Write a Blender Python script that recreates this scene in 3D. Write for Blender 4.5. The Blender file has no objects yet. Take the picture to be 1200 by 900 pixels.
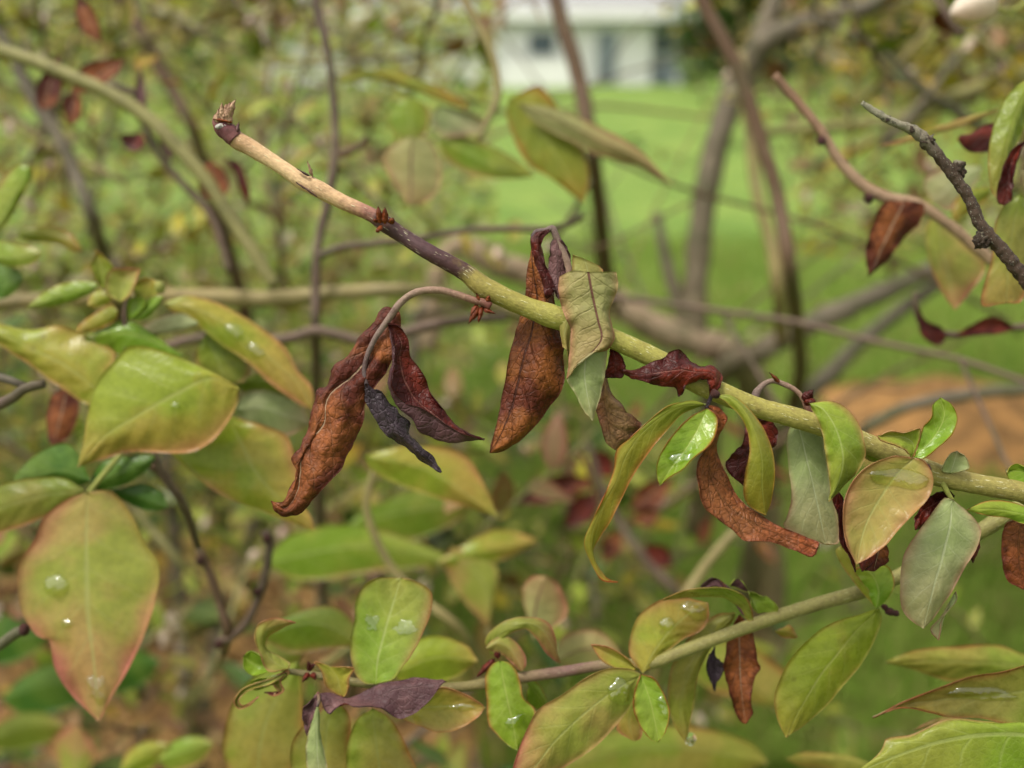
import bpy, math, random
from mathutils import Vector, Matrix, noise

random.seed(11)
scene = bpy.context.scene
COL = scene.collection

# ------------------------------------------------------------------ camera
HF = 54.0
PITCH = math.radians(18.5)
CAM = Vector((0, 0, 1.2))
FPX = 600 / math.tan(math.radians(HF / 2))
FWD = Vector((0, math.cos(PITCH), -math.sin(PITCH)))
UP = Vector((0, math.sin(PITCH), math.cos(PITCH)))
RIGHT = Vector((1, 0, 0))
cd = bpy.data.cameras.new('camera')
cam = bpy.data.objects.new('camera', cd)
COL.objects.link(cam)
cam.location = CAM
cam.rotation_euler = (math.pi / 2 - PITCH, 0, 0)
cd.sensor_width = 36
cd.lens = 18 / math.tan(math.radians(HF / 2))
cd.clip_start = 0.005
cd.clip_end = 600
cd.dof.use_dof = True
cd.dof.focus_distance = 0.221
cd.dof.aperture_fstop = 8.2
cd.dof.aperture_blades = 0
scene.camera = cam

# ------------------------------------------------------------------ world, sun, exposure (overcast)
SUN_EL, SUN_AZ = math.radians(64), math.radians(-118)
w = bpy.data.worlds.new('World')
scene.world = w
w.use_nodes = True
nt = w.node_tree
nt.nodes.clear()
sky = nt.nodes.new('ShaderNodeTexSky')
sky.sky_type = 'NISHITA'
sky.sun_disc = False
sky.sun_elevation = SUN_EL
sky.sun_rotation = SUN_AZ
sky.dust_density = 4
sky.air_density = 1.0
hs = nt.nodes.new('ShaderNodeHueSaturation')
hs.inputs['Saturation'].default_value = 0.04
bg = nt.nodes.new('ShaderNodeBackground')
bg.inputs['Strength'].default_value = 0.145
wo = nt.nodes.new('ShaderNodeOutputWorld')
nt.links.new(sky.outputs[0], hs.inputs['Color'])
cloud = nt.nodes.new('ShaderNodeMixRGB')
cloud.blend_type = 'MULTIPLY'
cloud.inputs[0].default_value = 1.0
cloud.inputs[2].default_value = (1.0, .975, .90, 1)
nt.links.new(hs.outputs[0], cloud.inputs[1])
nt.links.new(cloud.outputs[0], bg.inputs['Color'])
nt.links.new(bg.outputs[0], wo.inputs['Surface'])
sd = bpy.data.lights.new('sun', 'SUN')
sd.energy = 1.5
sd.angle = math.radians(11)
sd.color = (1.0, 0.95, 0.84)
sun = bpy.data.objects.new('sun', sd)
COL.objects.link(sun)
sdir = Vector((math.sin(SUN_AZ) * math.cos(SUN_EL), math.cos(SUN_AZ) * math.cos(SUN_EL), math.sin(SUN_EL)))
sun.rotation_euler = sdir.to_track_quat('Z', 'Y').to_euler()
scene.view_settings.view_transform = 'Standard'
scene.view_settings.look = 'None'
scene.view_settings.gamma = 1
scene.view_settings.use_curve_mapping = False
scene.view_settings.exposure = 1.44
scene.render.engine = 'CYCLES'
scene.cycles.use_denoising = True
scene.cycles.max_bounces = 8
scene.cycles.diffuse_bounces = 4
scene.cycles.transmission_bounces = 6
scene.cycles.caustics_reflective = False


# ------------------------------------------------------------------ helpers
def px(x, y, d):
    """photograph pixel + distance along the view axis (m) -> world point"""
    return CAM + FWD * d + RIGHT * ((x - 600) / FPX * d) - UP * ((y - 450) / FPX * d)


def ground_at(x, y):
    v = FWD + RIGHT * ((x - 600) / FPX) - UP * ((y - 450) / FPX)
    return CAM + v * (CAM.z / -v.z)


ALBEDO = .58      # picture colours -> base colours


def hexc(h, k=None):
    k = ALBEDO if k is None else k
    h = h.lstrip('#')
    o = []
    for i in (0, 2, 4):
        c = int(h[i:i + 2], 16) / 255
        c = c / 12.92 if c <= .04045 else ((c + .055) / 1.055) ** 2.4
        o.append(min(1, c * k))
    return (*o, 1)


def empty(name, loc, label, cat, group=None, kind=None):
    o = bpy.data.objects.new(name, None)
    o.empty_display_size = .01
    COL.objects.link(o)
    o.location = loc
    tag(o, label, cat, group, kind)
    return o


def tag(o, label=None, cat=None, group=None, kind=None):
    if label: o['label'] = label
    if cat: o['category'] = cat
    if group: o['group'] = group
    if kind: o['kind'] = kind
    return o


def origin_of(o):
    v = Vector((0, 0, 0))
    while o is not None:
        v += o.location
        o = o.parent
    return v


def mesh_obj(name, verts, faces, mats, parent=None, uvs=None, fmat=None, smooth=True, label=None, at=None):
    """one mesh object from world-space vertices; at = its own origin"""
    org = origin_of(parent) if parent else Vector((0, 0, 0))
    loc = (at - org) if at is not None else Vector((0, 0, 0))
    base = org + loc
    me = bpy.data.meshes.new(name)
    me.from_pydata([tuple(Vector(v) - base) for v in verts], [], faces)
    for m in (mats if isinstance(mats, (list, tuple)) else [mats]):
        me.materials.append(m)
    if fmat:
        me.polygons.foreach_set('material_index', fmat)
    if smooth:
        me.polygons.foreach_set('use_smooth', [True] * len(me.polygons))
    if uvs:
        ul = me.uv_layers.new(name='uv')
        li = [0] * len(me.loops)
        me.loops.foreach_get('vertex_index', li)
        buf = []
        for i in li:
            buf += uvs[i]
        ul.data.foreach_set('uv', buf)
    me.update()
    o = bpy.data.objects.new(name, me)
    COL.objects.link(o)
    o.parent = parent
    o.location = loc
    if label: o['label'] = label
    return o


def catmull(pts, n):
    """resample a polyline of tuples as a chord-length Catmull-Rom curve with n points"""
    k = len(pts)
    if k == 1:
        return [tuple(pts[0])] * n
    D = len(pts[0])
    s = [0]
    for a, b in zip(pts, pts[1:]):
        s.append(s[-1] + max(1e-9, math.dist(a, b)))
    out = []
    seg = 0
    for i in range(n):
        t = s[-1] * i / (n - 1)
        while seg < k - 2 and t > s[seg + 1]:
            seg += 1
        h = s[seg + 1] - s[seg]
        u = (t - s[seg]) / h
        p1, p2 = pts[seg], pts[seg + 1]
        m = []
        for c in range(D):
            if seg > 0:
                m1 = (p2[c] - pts[seg - 1][c]) / (s[seg + 1] - s[seg - 1]) * h
            else:
                m1 = p2[c] - p1[c]
            if seg < k - 2:
                m2 = (pts[seg + 2][c] - p1[c]) / (s[seg + 2] - s[seg]) * h
            else:
                m2 = p2[c] - p1[c]
            u2, u3 = u * u, u * u * u
            m.append((2 * u3 - 3 * u2 + 1) * p1[c] + (u3 - 2 * u2 + u) * m1 + (-2 * u3 + 3 * u2) * p2[c] + (u3 - u2) * m2)
        out.append(tuple(m))
    return out


# ------------------------------------------------------------------ node helper
class G:
    def __init__(self, name):
        self.m = bpy.data.materials.new(name)
        self.m.use_nodes = True
        self.t = self.m.node_tree
        self.t.nodes.clear()
        self.out = self.t.nodes.new('ShaderNodeOutputMaterial')
        self.tc = self.t.nodes.new('ShaderNodeTexCoord')

    def n(self, typ, ins=None, **props):
        nd = self.t.nodes.new('ShaderNode' + typ)
        for k, v in props.items():
            setattr(nd, k, v)
        for k, v in (ins or {}).items():
            self.set(nd.inputs[k], v)
        return nd

    def set(self, sock, v):
        if hasattr(v, 'is_output') or isinstance(v, bpy.types.NodeSocket):
            self.t.links.new(v, sock)
        else:
            sock.default_value = v

    def math(self, op, a, b=0.0, c=0.0):
        nd = self.n('Math', operation=op)
        self.set(nd.inputs[0], a)
        self.set(nd.inputs[1], b)
        self.set(nd.inputs[2], c)
        return nd.outputs[0]

    def mix(self, f, a, b, mode='MIX'):
        nd = self.n('MixRGB', blend_type=mode)
        self.set(nd.inputs[0], f)
        self.set(nd.inputs[1], a)
        self.set(nd.inputs[2], b)
        return nd.outputs[0]

    def sm(self, v, lo, hi, a=0.0, b=1.0):
        nd = self.n('MapRange', interpolation_type='SMOOTHSTEP')
        self.set(nd.inputs[0], v)
        nd.inputs[1].default_value = lo
        nd.inputs[2].default_value = hi
        nd.inputs[3].default_value = a
        nd.inputs[4].default_value = b
        return nd.outputs[0]

    def noise(self, vec, scale, detail=3, rough=.55, dist=0.0):
        nd = self.n('TexNoise', {'Vector': vec, 'Scale': scale, 'Detail': detail, 'Roughness': rough, 'Distortion': dist})
        return nd.outputs[0]

    def voro(self, vec, scale, feature='F1', out=0, rnd=1.0):
        nd = self.n('TexVoronoi', {'Vector': vec, 'Scale': scale, 'Randomness': rnd}, feature=feature)
        return nd.outputs[out]

    def ramp(self, f, stops):
        nd = self.n('ValToRGB')
        cr = nd.color_ramp
        while len(cr.elements) < len(stops):
            cr.elements.new(0.5)
        for e, (p, c) in zip(cr.elements, stops):
            e.position = p
            e.color = c
        self.set(nd.inputs[0], f)
        return nd.outputs[0]

    def bump(self, h, strength=.3, dist=.0005):
        nd = self.n('Bump', {'Height': h, 'Strength': strength, 'Distance': dist})
        return nd.outputs[0]

    def principled(self, col, rough=.5, spec=.5, normal=None, **kw):
        ins = {'Base Color': col, 'Roughness': rough, 'Specular IOR Level': spec}
        ins.update(kw)
        nd = self.n('BsdfPrincipled', ins)
        if normal is not None:
            self.t.links.new(normal, nd.inputs['Normal'])
        return nd.outputs[0]

    def surf(self, s):
        self.t.links.new(s, self.out.inputs['Surface'])
        return self.m


def leaf_mat(name, c1, c2, edge, vein, edge_w=.16, tip=.25, rough=.28, trans=.42, spots=0.0, net=.07, bump=.24,
             blot=70, blot_lo=.42, blot_hi=.58, spec=.22, veinf=.55, sidef=.3, spotc='#4a1c12', hue=.0, netc=None, mott=.16):
    g = G(name)
    uv = g.n('SeparateXYZ', {0: g.tc.outputs['UV']})
    u, v = uv.outputs[0], uv.outputs[1]
    oi = g.n('ObjectInfo')
    off = g.n('VectorMath', {0: g.tc.outputs['Object']}, operation='ADD')
    rv = g.n('CombineXYZ', {0: g.math('MULTIPLY', oi.outputs['Random'], 3.1), 1: g.math('MULTIPLY', oi.outputs['Random'], 7.7)})
    g.set(off.inputs[1], rv.outputs[0])
    P = off.outputs[0]
    av = g.math('MULTIPLY', g.math('ABSOLUTE', g.math('SUBTRACT', v, .5)), 2.0)
    n1 = g.noise(P, blot, 4, .6, .4)
    n2 = g.noise(P, blot * 6, 3, .6)
    n3 = g.noise(P, blot * .5, 2, .5)
    base = g.mix(g.sm(g.math('ADD', g.math('MULTIPLY', n3, .6), g.math('MULTIPLY', n1, .4)), blot_lo, blot_hi), hexc(c1), hexc(c2))
    em = g.sm(g.math('ADD', av, g.math('MULTIPLY', g.math('SUBTRACT', n3, .5), .9)), 1 - edge_w * 4, 1.25)
    rimline = g.math('MULTIPLY', g.sm(av, .90, .99), g.sm(n3, .38, .6, .15, .9))
    tm = g.math('MULTIPLY', g.sm(g.math('ADD', u, g.math('MULTIPLY', g.math('SUBTRACT', n3, .5), .9)), .35, 1.05), tip * 1.5)
    em = g.math('ADD', g.math('MULTIPLY', em, .8), g.math('MULTIPLY', tm, .8))
    em = g.n('Clamp', {0: g.math('MAXIMUM', em, rimline)}).outputs[0]
    col = g.mix(em, base, hexc(edge))
    col = g.mix(mott, col, g.mix(g.sm(n2, .35, .65), (0.25, 0.25, 0.25, 1), (0.75, 0.75, 0.75, 1)), 'OVERLAY')
    wob = g.math('MULTIPLY', g.math('SUBTRACT', n1, .5), .5)
    t = g.math('FRACT', g.math('ADD', g.math('SUBTRACT', g.math('MULTIPLY', u, 6.5), g.math('MULTIPLY', g.math('POWER', av, .8), 1.5)), wob))
    side = g.sm(g.math('MULTIPLY', g.math('ABSOLUTE', g.math('SUBTRACT', t, .5)), 2.0), .86, 1.0)
    side = g.math('MULTIPLY', side, g.math('SUBTRACT', 1.0, g.math('MULTIPLY', av, .75)))
    mid = g.sm(g.math('ADD', av, g.math('MULTIPLY', u, .012)), .022, .06, 1.0, 0.0)
    ve = g.math('MAXIMUM', g.math('MULTIPLY', mid, veinf), g.math('MULTIPLY', side, sidef))
    col = g.mix(ve, col, hexc(vein))
    wv = g.n('VectorMath', {0: P, 1: g.n('VectorMath', {0: g.n('TexNoise', {'Vector': P, 'Scale': 400.0}).outputs['Color'], 'Scale': .0016}, operation='SCALE').outputs[0]}, operation='ADD')
    cell = g.voro(wv.outputs[0], 620, 'DISTANCE_TO_EDGE')
    nf = g.sm(cell, 0.0, .16)
    col = g.mix(g.math('MULTIPLY', g.math('SUBTRACT', 1.0, nf), net), col, hexc(netc or vein), 'MIX')
    if spots > 0:
        sp = g.voro(P, 230, 'F1')
        gate = g.noise(P, 140, 1)
        sm = g.math('MULTIPLY', g.sm(sp, .10, .22, 1.0, 0.0), g.sm(gate, .52, .60))
        col = g.mix(g.math('MULTIPLY', sm, spots), col, hexc(spotc))
    if hue:
        hv = g.n('HueSaturation', {'Color': col, 'Hue': g.math('ADD', .5 - hue / 2, g.math('MULTIPLY', oi.outputs['Random'], hue)),
                                   'Value': g.math('ADD', .8, g.math('MULTIPLY', oi.outputs['Random'], .4))})
        col = hv.outputs[0]
    h = g.math('ADD', g.math('MULTIPLY', nf, .22), g.math('MULTIPLY', n2, .5))
    h = g.math('SUBTRACT', h, g.math('MULTIPLY', g.math('MAXIMUM', mid, g.math('MULTIPLY', side, .6)), .8))
    h = g.math('ADD', h, g.math('MULTIPLY', n1, 1.2))
    bn = g.bump(h, bump, .0006)
    r = g.math('ADD', rough - .08, g.math('MULTIPLY', n2, .16))
    pr = g.principled(col, r, spec, bn)
    tr = g.n('BsdfTranslucent', {'Color': g.mix(1.0, col, (1.15, 1.1, .8, 1), 'MULTIPLY')})
    mx = g.n('MixShader', {0: trans, 1: pr, 2: tr.outputs[0]})
    return g.surf(mx.outputs[0])


def bark_mat(name, stops, fleck='#c9c39a', fleck_amt=.35, rough=.6, dark='#2e211b', dark_amt=.3, bump=.5, scale=1.0, spec=.2, coarse=0.0):
    """stops: ramp along the stem (uv.x)"""
    g = G(name)
    uv = g.n('SeparateXYZ', {0: g.tc.outputs['UV']})
    P = g.tc.outputs['Object']
    n1 = g.noise(P, 260 * scale, 4, .6)
    sv = g.n('CombineXYZ', {0: g.math('MULTIPLY', uv.outputs[0], 70.0), 1: g.math('MULTIPLY', g.math('SINE', g.math('MULTIPLY', uv.outputs[1], 6.2832)), 2.2), 2: g.math('MULTIPLY', g.math('COSINE', g.math('MULTIPLY', uv.outputs[1], 6.2832)), 2.2)})
    n2 = g.math('ADD', g.math('MULTIPLY', g.noise(P, 1300 * scale, 3, .6), .5), g.math('MULTIPLY', g.noise(sv.outputs[0], 3.0, 4, .65), .5))
    n0 = g.noise(P, 34, 4, .65)
    pos = g.math('ADD', uv.outputs[0], g.math('MULTIPLY', g.math('SUBTRACT', n1, .5), .05))
    col = g.ramp(pos, [(p, hexc(c)) for p, c in stops])
    col = g.mix(g.math('MULTIPLY', g.sm(n1, .52, .68), dark_amt), col, hexc(dark))
    if coarse:
        col = g.mix(g.math('MULTIPLY', g.sm(n0, .5, .62), coarse), col, hexc('#4c4c30'))
        col = g.mix(g.math('MULTIPLY', g.sm(n0, .44, .34), coarse * .55), col, hexc('#a0947a'))
    # long flecks that follow the stem
    fv = g.n('CombineXYZ', {0: g.math('MULTIPLY', uv.outputs[0], 46.0), 1: g.math('MULTIPLY', uv.outputs[1], 15.0), 2: 0.0})
    fl = g.voro(fv.outputs[0], 1.6, 'F1')
    fm = g.math('MULTIPLY', g.sm(fl, .14, .34, 1.0, 0.0), g.sm(n2, .46, .58))
    col = g.mix(g.math('MULTIPLY', fm, fleck_amt), col, hexc(fleck))
    col = g.mix(.3, col, g.mix(g.sm(n2, .35, .65), (.2, .2, .2, 1), (.8, .8, .8, 1)), 'OVERLAY')
    h = g.math('ADD', g.math('MULTIPLY', n2, .6), g.math('ADD', g.math('MULTIPLY', n1, .7), g.math('MULTIPLY', fm, .5)))
    return g.surf(g.principled(col, rough, spec, g.bump(h, bump, .0008)))


def flat_mat(name, c1, c2, scale, rough=.7, bump=.3, bd=.01, spec=.4, detail=4):
    g = G(name)
    P = g.tc.outputs['Object']
    n1 = g.noise(P, scale, detail, .6)
    col = g.mix(g.sm(n1, .35, .65), hexc(c1), hexc(c2))
    return g.surf(g.principled(col, rough, spec, g.bump(n1, bump, bd)))


# ------------------------------------------------------------------ materials
M = {}
M['green'] = leaf_mat('leaf_green', '#86a430', '#9cae40', '#b8805a', '#bcc67c', edge_w=.08, tip=.2, spots=.0)
M['bright'] = leaf_mat('leaf_bright_green', '#7fa52c', '#94b03c', '#b4643c', '#bcc66c', edge_w=.035, tip=.1, rough=.22)
M['yellow'] = leaf_mat('leaf_yellow_green', '#98a832', '#b2a844', '#c08458', '#b4b868', edge_w=.09, tip=.32, spots=.25)
M['pinkish'] = leaf_mat('leaf_pink_flushed', '#a4aa4a', '#b8a45c', '#c07460', '#b9bc74', edge_w=.12, tip=.35, rough=.3)
M['arch'] = leaf_mat('leaf_arched_yellow', '#8a9630', '#a09e38', '#b4562e', '#b0b45c', edge_w=.10, tip=.3, rough=.3)
M['deep'] = leaf_mat('leaf_deep_green', '#4d7a2c', '#6a8c36', '#8a7a44', '#8aa458', edge_w=.03, tip=.1, rough=.26)
M['olive'] = leaf_mat('leaf_olive', '#8c9c38', '#a09e48', '#a8643c', '#a0a45c', edge_w=.07, tip=.25, spots=.2)
M['under'] = leaf_mat('leaf_underside_pale', '#a4b274', '#b6bd88', '#b4806a', '#cdd2ac', edge_w=.09, tip=.3, rough=.5, veinf=.55, sidef=.3, bump=.3, spec=.15)
M['under_tan'] = leaf_mat('leaf_underside_tan', '#aeac70', '#b0a86c', '#b27a5c', '#7a4a44', edge_w=.10, tip=.3, rough=.55, veinf=.95, sidef=.15, bump=.5)
M['under_yel'] = leaf_mat('leaf_underside_yellow', '#9ea050', '#aca65c', '#b8764c', '#b9bc7c', edge_w=.08, tip=.3, rough=.5)
M['dead'] = leaf_mat('leaf_dead_brown', '#54261c', '#925630', '#54261a', '#b59a80', edge_w=.10, tip=.2, rough=.5, trans=.18, net=.16, bump=.75, blot=130, veinf=.8, sidef=.12, spec=.12, netc='#3a1a10', mott=.5)
M['dead_mid'] = leaf_mat('leaf_dead_umber', '#5a2a1a', '#8a5226', '#5c2f20', '#3c2018', edge_w=.08, tip=.1, rough=.48, trans=.18, net=.16, bump=.9, blot=110, veinf=.8, sidef=.35, spots=.5, spotc='#3a1c10', spec=.12, netc='#381a10', mott=.5)
M['dead_red'] = leaf_mat('leaf_dead_red', '#451614', '#6c2618', '#3a1614', '#8a5a50', edge_w=.08, tip=.35, rough=.42, trans=.15, net=.16, bump=.75, blot=130, veinf=.5, sidef=.2, spec=.14, netc='#2a0c0c', mott=.5)
M['dead_dark'] = leaf_mat('leaf_dead_purple_black', '#2c2228', '#443840', '#2a1c1c', '#4c4048', edge_w=.05, tip=.1, rough=.45, trans=.05, net=.06, bump=1.0, blot=160, veinf=.3, sidef=.2, spec=.14)
M['dead_plum'] = leaf_mat('leaf_dead_plum', '#4a3034', '#6a4a4a', '#3c2226', '#7c6464', edge_w=.05, tip=.1, rough=.5, trans=.08, net=.07, bump=.75, blot=130, veinf=.4, sidef=.35, spec=.14)
M['dead_tan'] = leaf_mat('leaf_dead_tan', '#7c5236', '#a08058', '#5c3224', '#6a4632', edge_w=.08, tip=.3, rough=.5, trans=.15, net=.16, bump=.75, blot=130, veinf=.3, sidef=.2, spec=.14, netc='#4a2c1c', mott=.5)
M['rust'] = leaf_mat('leaf_rust_half_dry', '#82502e', '#96542e', '#6e3422', '#8c6a40', edge_w=.12, tip=.3, rough=.45, trans=.2, net=.16, bump=.9, blot=120, veinf=.2, sidef=.2, spots=.6, spotc='#3c1a10', spec=.14, netc='#4a2414', mott=.5)
M['scale'] = leaf_mat('bud_scale_red', '#6a301c', '#86441f', '#42190f', '#5a2414', edge_w=.1, tip=.3, rough=.4, trans=.15, net=.1, bump=.6, spec=.14)

M['main_stem'] = bark_mat('stem_main', [(0.0, '#6a3c38'), (.012, '#b08c68'), (.05, '#d6b68c'), (.115, '#cca880'), (.142, '#96685a'),
                                        (.158, '#3a2424'), (.20, '#4c3236'), (.236, '#442a2a'), (.252, '#8e8242'), (.34, '#989448'), (.5, '#958e46'),
                                        (.62, '#92884a'), (.8, '#8a8046'), (1.0, '#7c7040')], fleck='#dedab8', fleck_amt=.55, dark='#5a3c28', dark_amt=.25)
M['low_stem'] = bark_mat('stem_lower', [(0, '#6c6440'), (.2, '#84784a'), (.3, '#7c5c58'), (.36, '#86804a'), (1, '#7f7a45')], fleck='#d0cca8', fleck_amt=.35, dark='#5c4a30')
M['tan_stem'] = bark_mat('stem_tan', [(0, '#86794f'), (.5, '#8f8255'), (1, '#8a7448')], scale=.6, coarse=.45)
M['olive_stem'] = bark_mat('stem_olive', [(0, '#7f7a4a'), (1, '#8a8552')], scale=.6, coarse=.45)
M['red_stem'] = bark_mat('stem_red_brown', [(0, '#58402e'), (.5, '#66503c'), (1, '#563e2c')], scale=.6, fleck_amt=.15, coarse=.45)
M['grey_stem'] = bark_mat('stem_grey', [(0, '#5c5448'), (.5, '#675c4c'), (1, '#605440')], scale=.5, dark='#4a4436', dark_amt=.5, coarse=.75)
M['pale_stem'] = bark_mat('stem_pale_peeling', [(0, '#988066'), (.4, '#94806a'), (1, '#78664c')], scale=.35, dark='#6a563e', dark_amt=.55, coarse=.75)
M['twig_stem'] = bark_mat('stem_twig_brown', [(0, '#805c48'), (.3, '#9c8068'), (1, '#8a7256')], scale=.8, fleck='#b8aca0', fleck_amt=.3, coarse=.2)
M['plum_stem'] = bark_mat('stem_plum', [(0, '#5c4a40'), (1, '#6a5648')], scale=.6, fleck='#b0a69a', fleck_amt=.3, coarse=.45)
M['lichen_stem'] = bark_mat('stem_lichen', [(0, '#98947e'), (.16, '#8a8270'), (.26, '#4a3a2e'), (1, '#4e3a2e')], scale=3.0, fleck='#ccccb8', fleck_amt=.8, dark='#1e1814', dark_amt=.75, bump=1.0)
M['wilt_stalk'] = bark_mat('stalk_wilted', [(0, '#6a3830'), (.15, '#8a6a58'), (.45, '#8c7464'), (.75, '#6e5c56'), (1, '#4a3c40')], scale=1.4, fleck='#c8b8a4', fleck_amt=.5, dark='#4a2c2a', dark_amt=.5)
M['petiole'] = bark_mat('petiole_green', [(0, '#8a8a48'), (1, '#9aa04c')], fleck_amt=.1)
M['bud_plum'] = bark_mat('bud_plum', [(0, '#8a5a50'), (.5, '#64363c'), (1, '#7a4a48')], scale=1.5, fleck_amt=.2, bump=.8)
M['dark_bud'] = bark_mat('bud_dark', [(0, '#4c241e'), (1, '#32181a')], scale=1.5, fleck_amt=.1, bump=1.0)

g = G('water')
wt = g.n('BsdfTransparent', {'Color': (.90, .93, .74, 1)})
wg = g.n('BsdfGlossy', {'Color': (1, 1, 1, 1), 'Roughness': .05})
lw_ = g.n('LayerWeight', {'Blend': .5})
fr = g.math('ADD', .055, g.math('MULTIPLY', g.math('POWER', lw_.outputs['Facing'], 4.0), .9))
M['water'] = g.surf(g.n('MixShader', {0: fr, 1: wt.outputs[0], 2: wg.outputs[0]}).outputs[0])
g = G('water_bead')
M['bead'] = g.surf(g.principled((1, 1, 1, 1), 0.0, .5, None, **{'Transmission Weight': 1.0, 'IOR': 1.33}))


# ------------------------------------------------------------------ leaf and stem builders
F = (0, 0, 1.0)
Z1 = (300, 340, 900 / 280); Z2 = (560, 250, 3.0); Z3 = (670, 390, 3.0); Z4 = (900, 440, 3.0)
Z5 = (270, 660, 3.75); Z6 = (540, 660, 3.75); Z7 = (760, 640, 3.75); Z8 = (980, 60, 2.8125); Z9 = (0, 280, 2.8125)
W4 = (0, 300, 3.0); W2 = (400, 0, 3.0); W1 = (0, 0, 3.0); W3 = (800, 0, 3.0); S4 = (980, 720, 5.0); S3 = (0, 560, 794 / 300)
THICK = 0.00026


def cvt(Z, p):
    return (Z[0] + p[0] / Z[2], Z[1] + p[1] / Z[2], p[2] if len(p) > 2 else 0.0)


def leaf(parent, Z, d, rails, mid, mat, under=None, face='top', arch=0.0, base=0.0, tip=0.0, crinkle=0.0, ruffle=.45,
         nu=30, nv=8, quilt=.22, ob=False, ot=False, name='leaf', label=None, thick=THICK, cfreq=160):
    """A leaf blade through traced rails. rails: [(dz_mm, [points])...] across the blade, rails[mid] is the midrib from base to tip.
    dz (mm) is towards the viewer; a point's third number adds to it. arch/base/tip bend the blade in depth."""
    mr = rails[mid][1]
    curves = []
    for i, (dz, pts) in enumerate(rails):
        q = [cvt(Z, p) for p in pts]
        if i != mid:
            if not ob: q = [cvt(Z, mr[0])] + q
            if not ot: q = q + [cvt(Z, mr[-1])]
        c = catmull(q, nu)
        res = []
        for k, p in enumerate(c):
            uu = k / (nu - 1)
            prof = 1.0 if (ob and ot) else max(0.0, math.sin(math.pi * min(1, max(0, uu)))) ** .6
            if ob and not ot: prof = max(0, math.cos(math.pi / 2 * uu)) ** .6
            if ot and not ob: prof = max(0, math.sin(math.pi / 2 * uu)) ** .6
            z = p[2] + dz * prof + arch * math.sin(math.pi * uu) + base + (tip - base) * uu
            res.append((p[0], p[1], z))
        curves.append(res)
    R = len(curves)
    ncol = (R - 1) * nv + 1
    seed = random.random() * 50
    grid = []
    vs = []
    for j in range(ncol):
        a = j / nv
        if a <= mid:
            vs.append(.5 * a / max(1, mid))
        else:
            vs.append(.5 + .5 * (a - mid) / (R - 1 - mid))
    for k in range(nu):
        row = [c[k] for c in curves]
        # cross interpolation: Catmull-Rom by index
        for j in range(ncol):
            a = j / nv
            s = min(int(a), R - 2)
            u = a - s
            p1, p2 = row[s], row[s + 1]
            p0 = row[s - 1] if s > 0 else tuple(2 * x - y for x, y in zip(p1, p2))
            p3 = row[s + 2] if s < R - 2 else tuple(2 * x - y for x, y in zip(p2, p1))
            q = []
            for c in range(3):
                q.append(.5 * (2 * p1[c] + (p2[c] - p0[c]) * u + (2 * p0[c] - 5 * p1[c] + 4 * p2[c] - p3[c]) * u * u + (3 * p1[c] - p0[c] - 3 * p2[c] + p3[c]) * u ** 3))
            av = abs(vs[j] - .5) * 2
            if ruffle:
                sgn = 1 if vs[j] > .5 else -1
                q[2] += ruffle * av ** 2 * noise.noise(Vector((k / nu * 9, seed + sgn * 5, 0))) * 2
                q[0] += ruffle * .9 * av ** 3 * noise.noise(Vector((k / nu * 13, seed + sgn * 9, 3)))
                q[1] += ruffle * .9 * av ** 3 * noise.noise(Vector((k / nu * 13, seed + sgn * 9, 7)))
            grid.append(q)
    P = [px(q[0], q[1], d - q[2] * .001) for q in grid]

    def normals(P):
        N = []
        for k in range(nu):
            for j in range(ncol):
                a = P[min(k + 1, nu - 1) * ncol + j] - P[max(k - 1, 0) * ncol + j]
                b = P[k * ncol + min(j + 1, ncol - 1)] - P[k * ncol + max(j - 1, 0)]
                n = a.cross(b)
                if n.length < 1e-14:
                    kk = min(max(k, 2), nu - 3)
                    a = P[(kk + 1) * ncol + j] - P[(kk - 1) * ncol + j]
                    b = P[kk * ncol + min(j + 1, ncol - 1)] - P[kk * ncol + max(j - 1, 0)]
                    n = a.cross(b)
                N.append(n.normalized() if n.length > 1e-16 else -FWD)
        return N
    N = normals(P)
    if quilt and crinkle < .35:
        ln = sum((P[(k + 1) * ncol + mid * nv] - P[k * ncol + mid * nv]).length for k in range(nu - 1))
        qa = quilt * .001 * min(1.2, ln / .045)
        for i in range(len(P)):
            k, j = divmod(i, ncol)
            av = abs(vs[j] - .5) * 2
            sg = 1 if vs[j] > .5 else -1
            u_ = k / (nu - 1)
            z = math.cos(6.283 * (u_ * 6.5 - av ** .8 * 1.5 + .6 * noise.noise(Vector((u_ * 3, sg, seed))))) * av * (1 - av) * 3.2
            z += noise.noise(Vector((u_ * 5, vs[j] * 3, seed))) * 1.8 * min(1, u_ * 5, (1 - u_) * 5)
            z += (1 - min(1, av / .14)) * -1.0
            P[i] = P[i] + N[i] * z * qa
        N = normals(P)
    if crinkle:
        sv = Vector((seed, seed * 2, 0))
        for i in range(len(P)):
            k = i // ncol
            fade = min(1, k / 3, (nu - 1 - k) / 3 + .2)
            z = noise.noise(P[i] * cfreq + sv) + .55 * noise.noise(P[i] * cfreq * 2.3 + sv) + .3 * noise.noise(P[i] * cfreq * 4.6 + sv)
            P[i] = P[i] + N[i] * (z * crinkle * .001 * fade)
        N = normals(P)
    s = 0.0
    for k in range(1, int(nu * .6)):
        for j in range(ncol):
            i = k * ncol + j
            s += N[i].dot(CAM - P[i])
    flip = (s < 0) != (face == 'under')     # want N on the top (adaxial) side
    if flip:
        N = [-n for n in N]
    verts = [p + n * (thick / 2) for p, n in zip(P, N)] + [p - n * (thick / 2) for p, n in zip(P, N)]
    uvs = [(k / (nu - 1), vs[j]) for k in range(nu) for j in range(ncol)] * 2
    T = len(P)
    faces, fm = [], []
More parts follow.
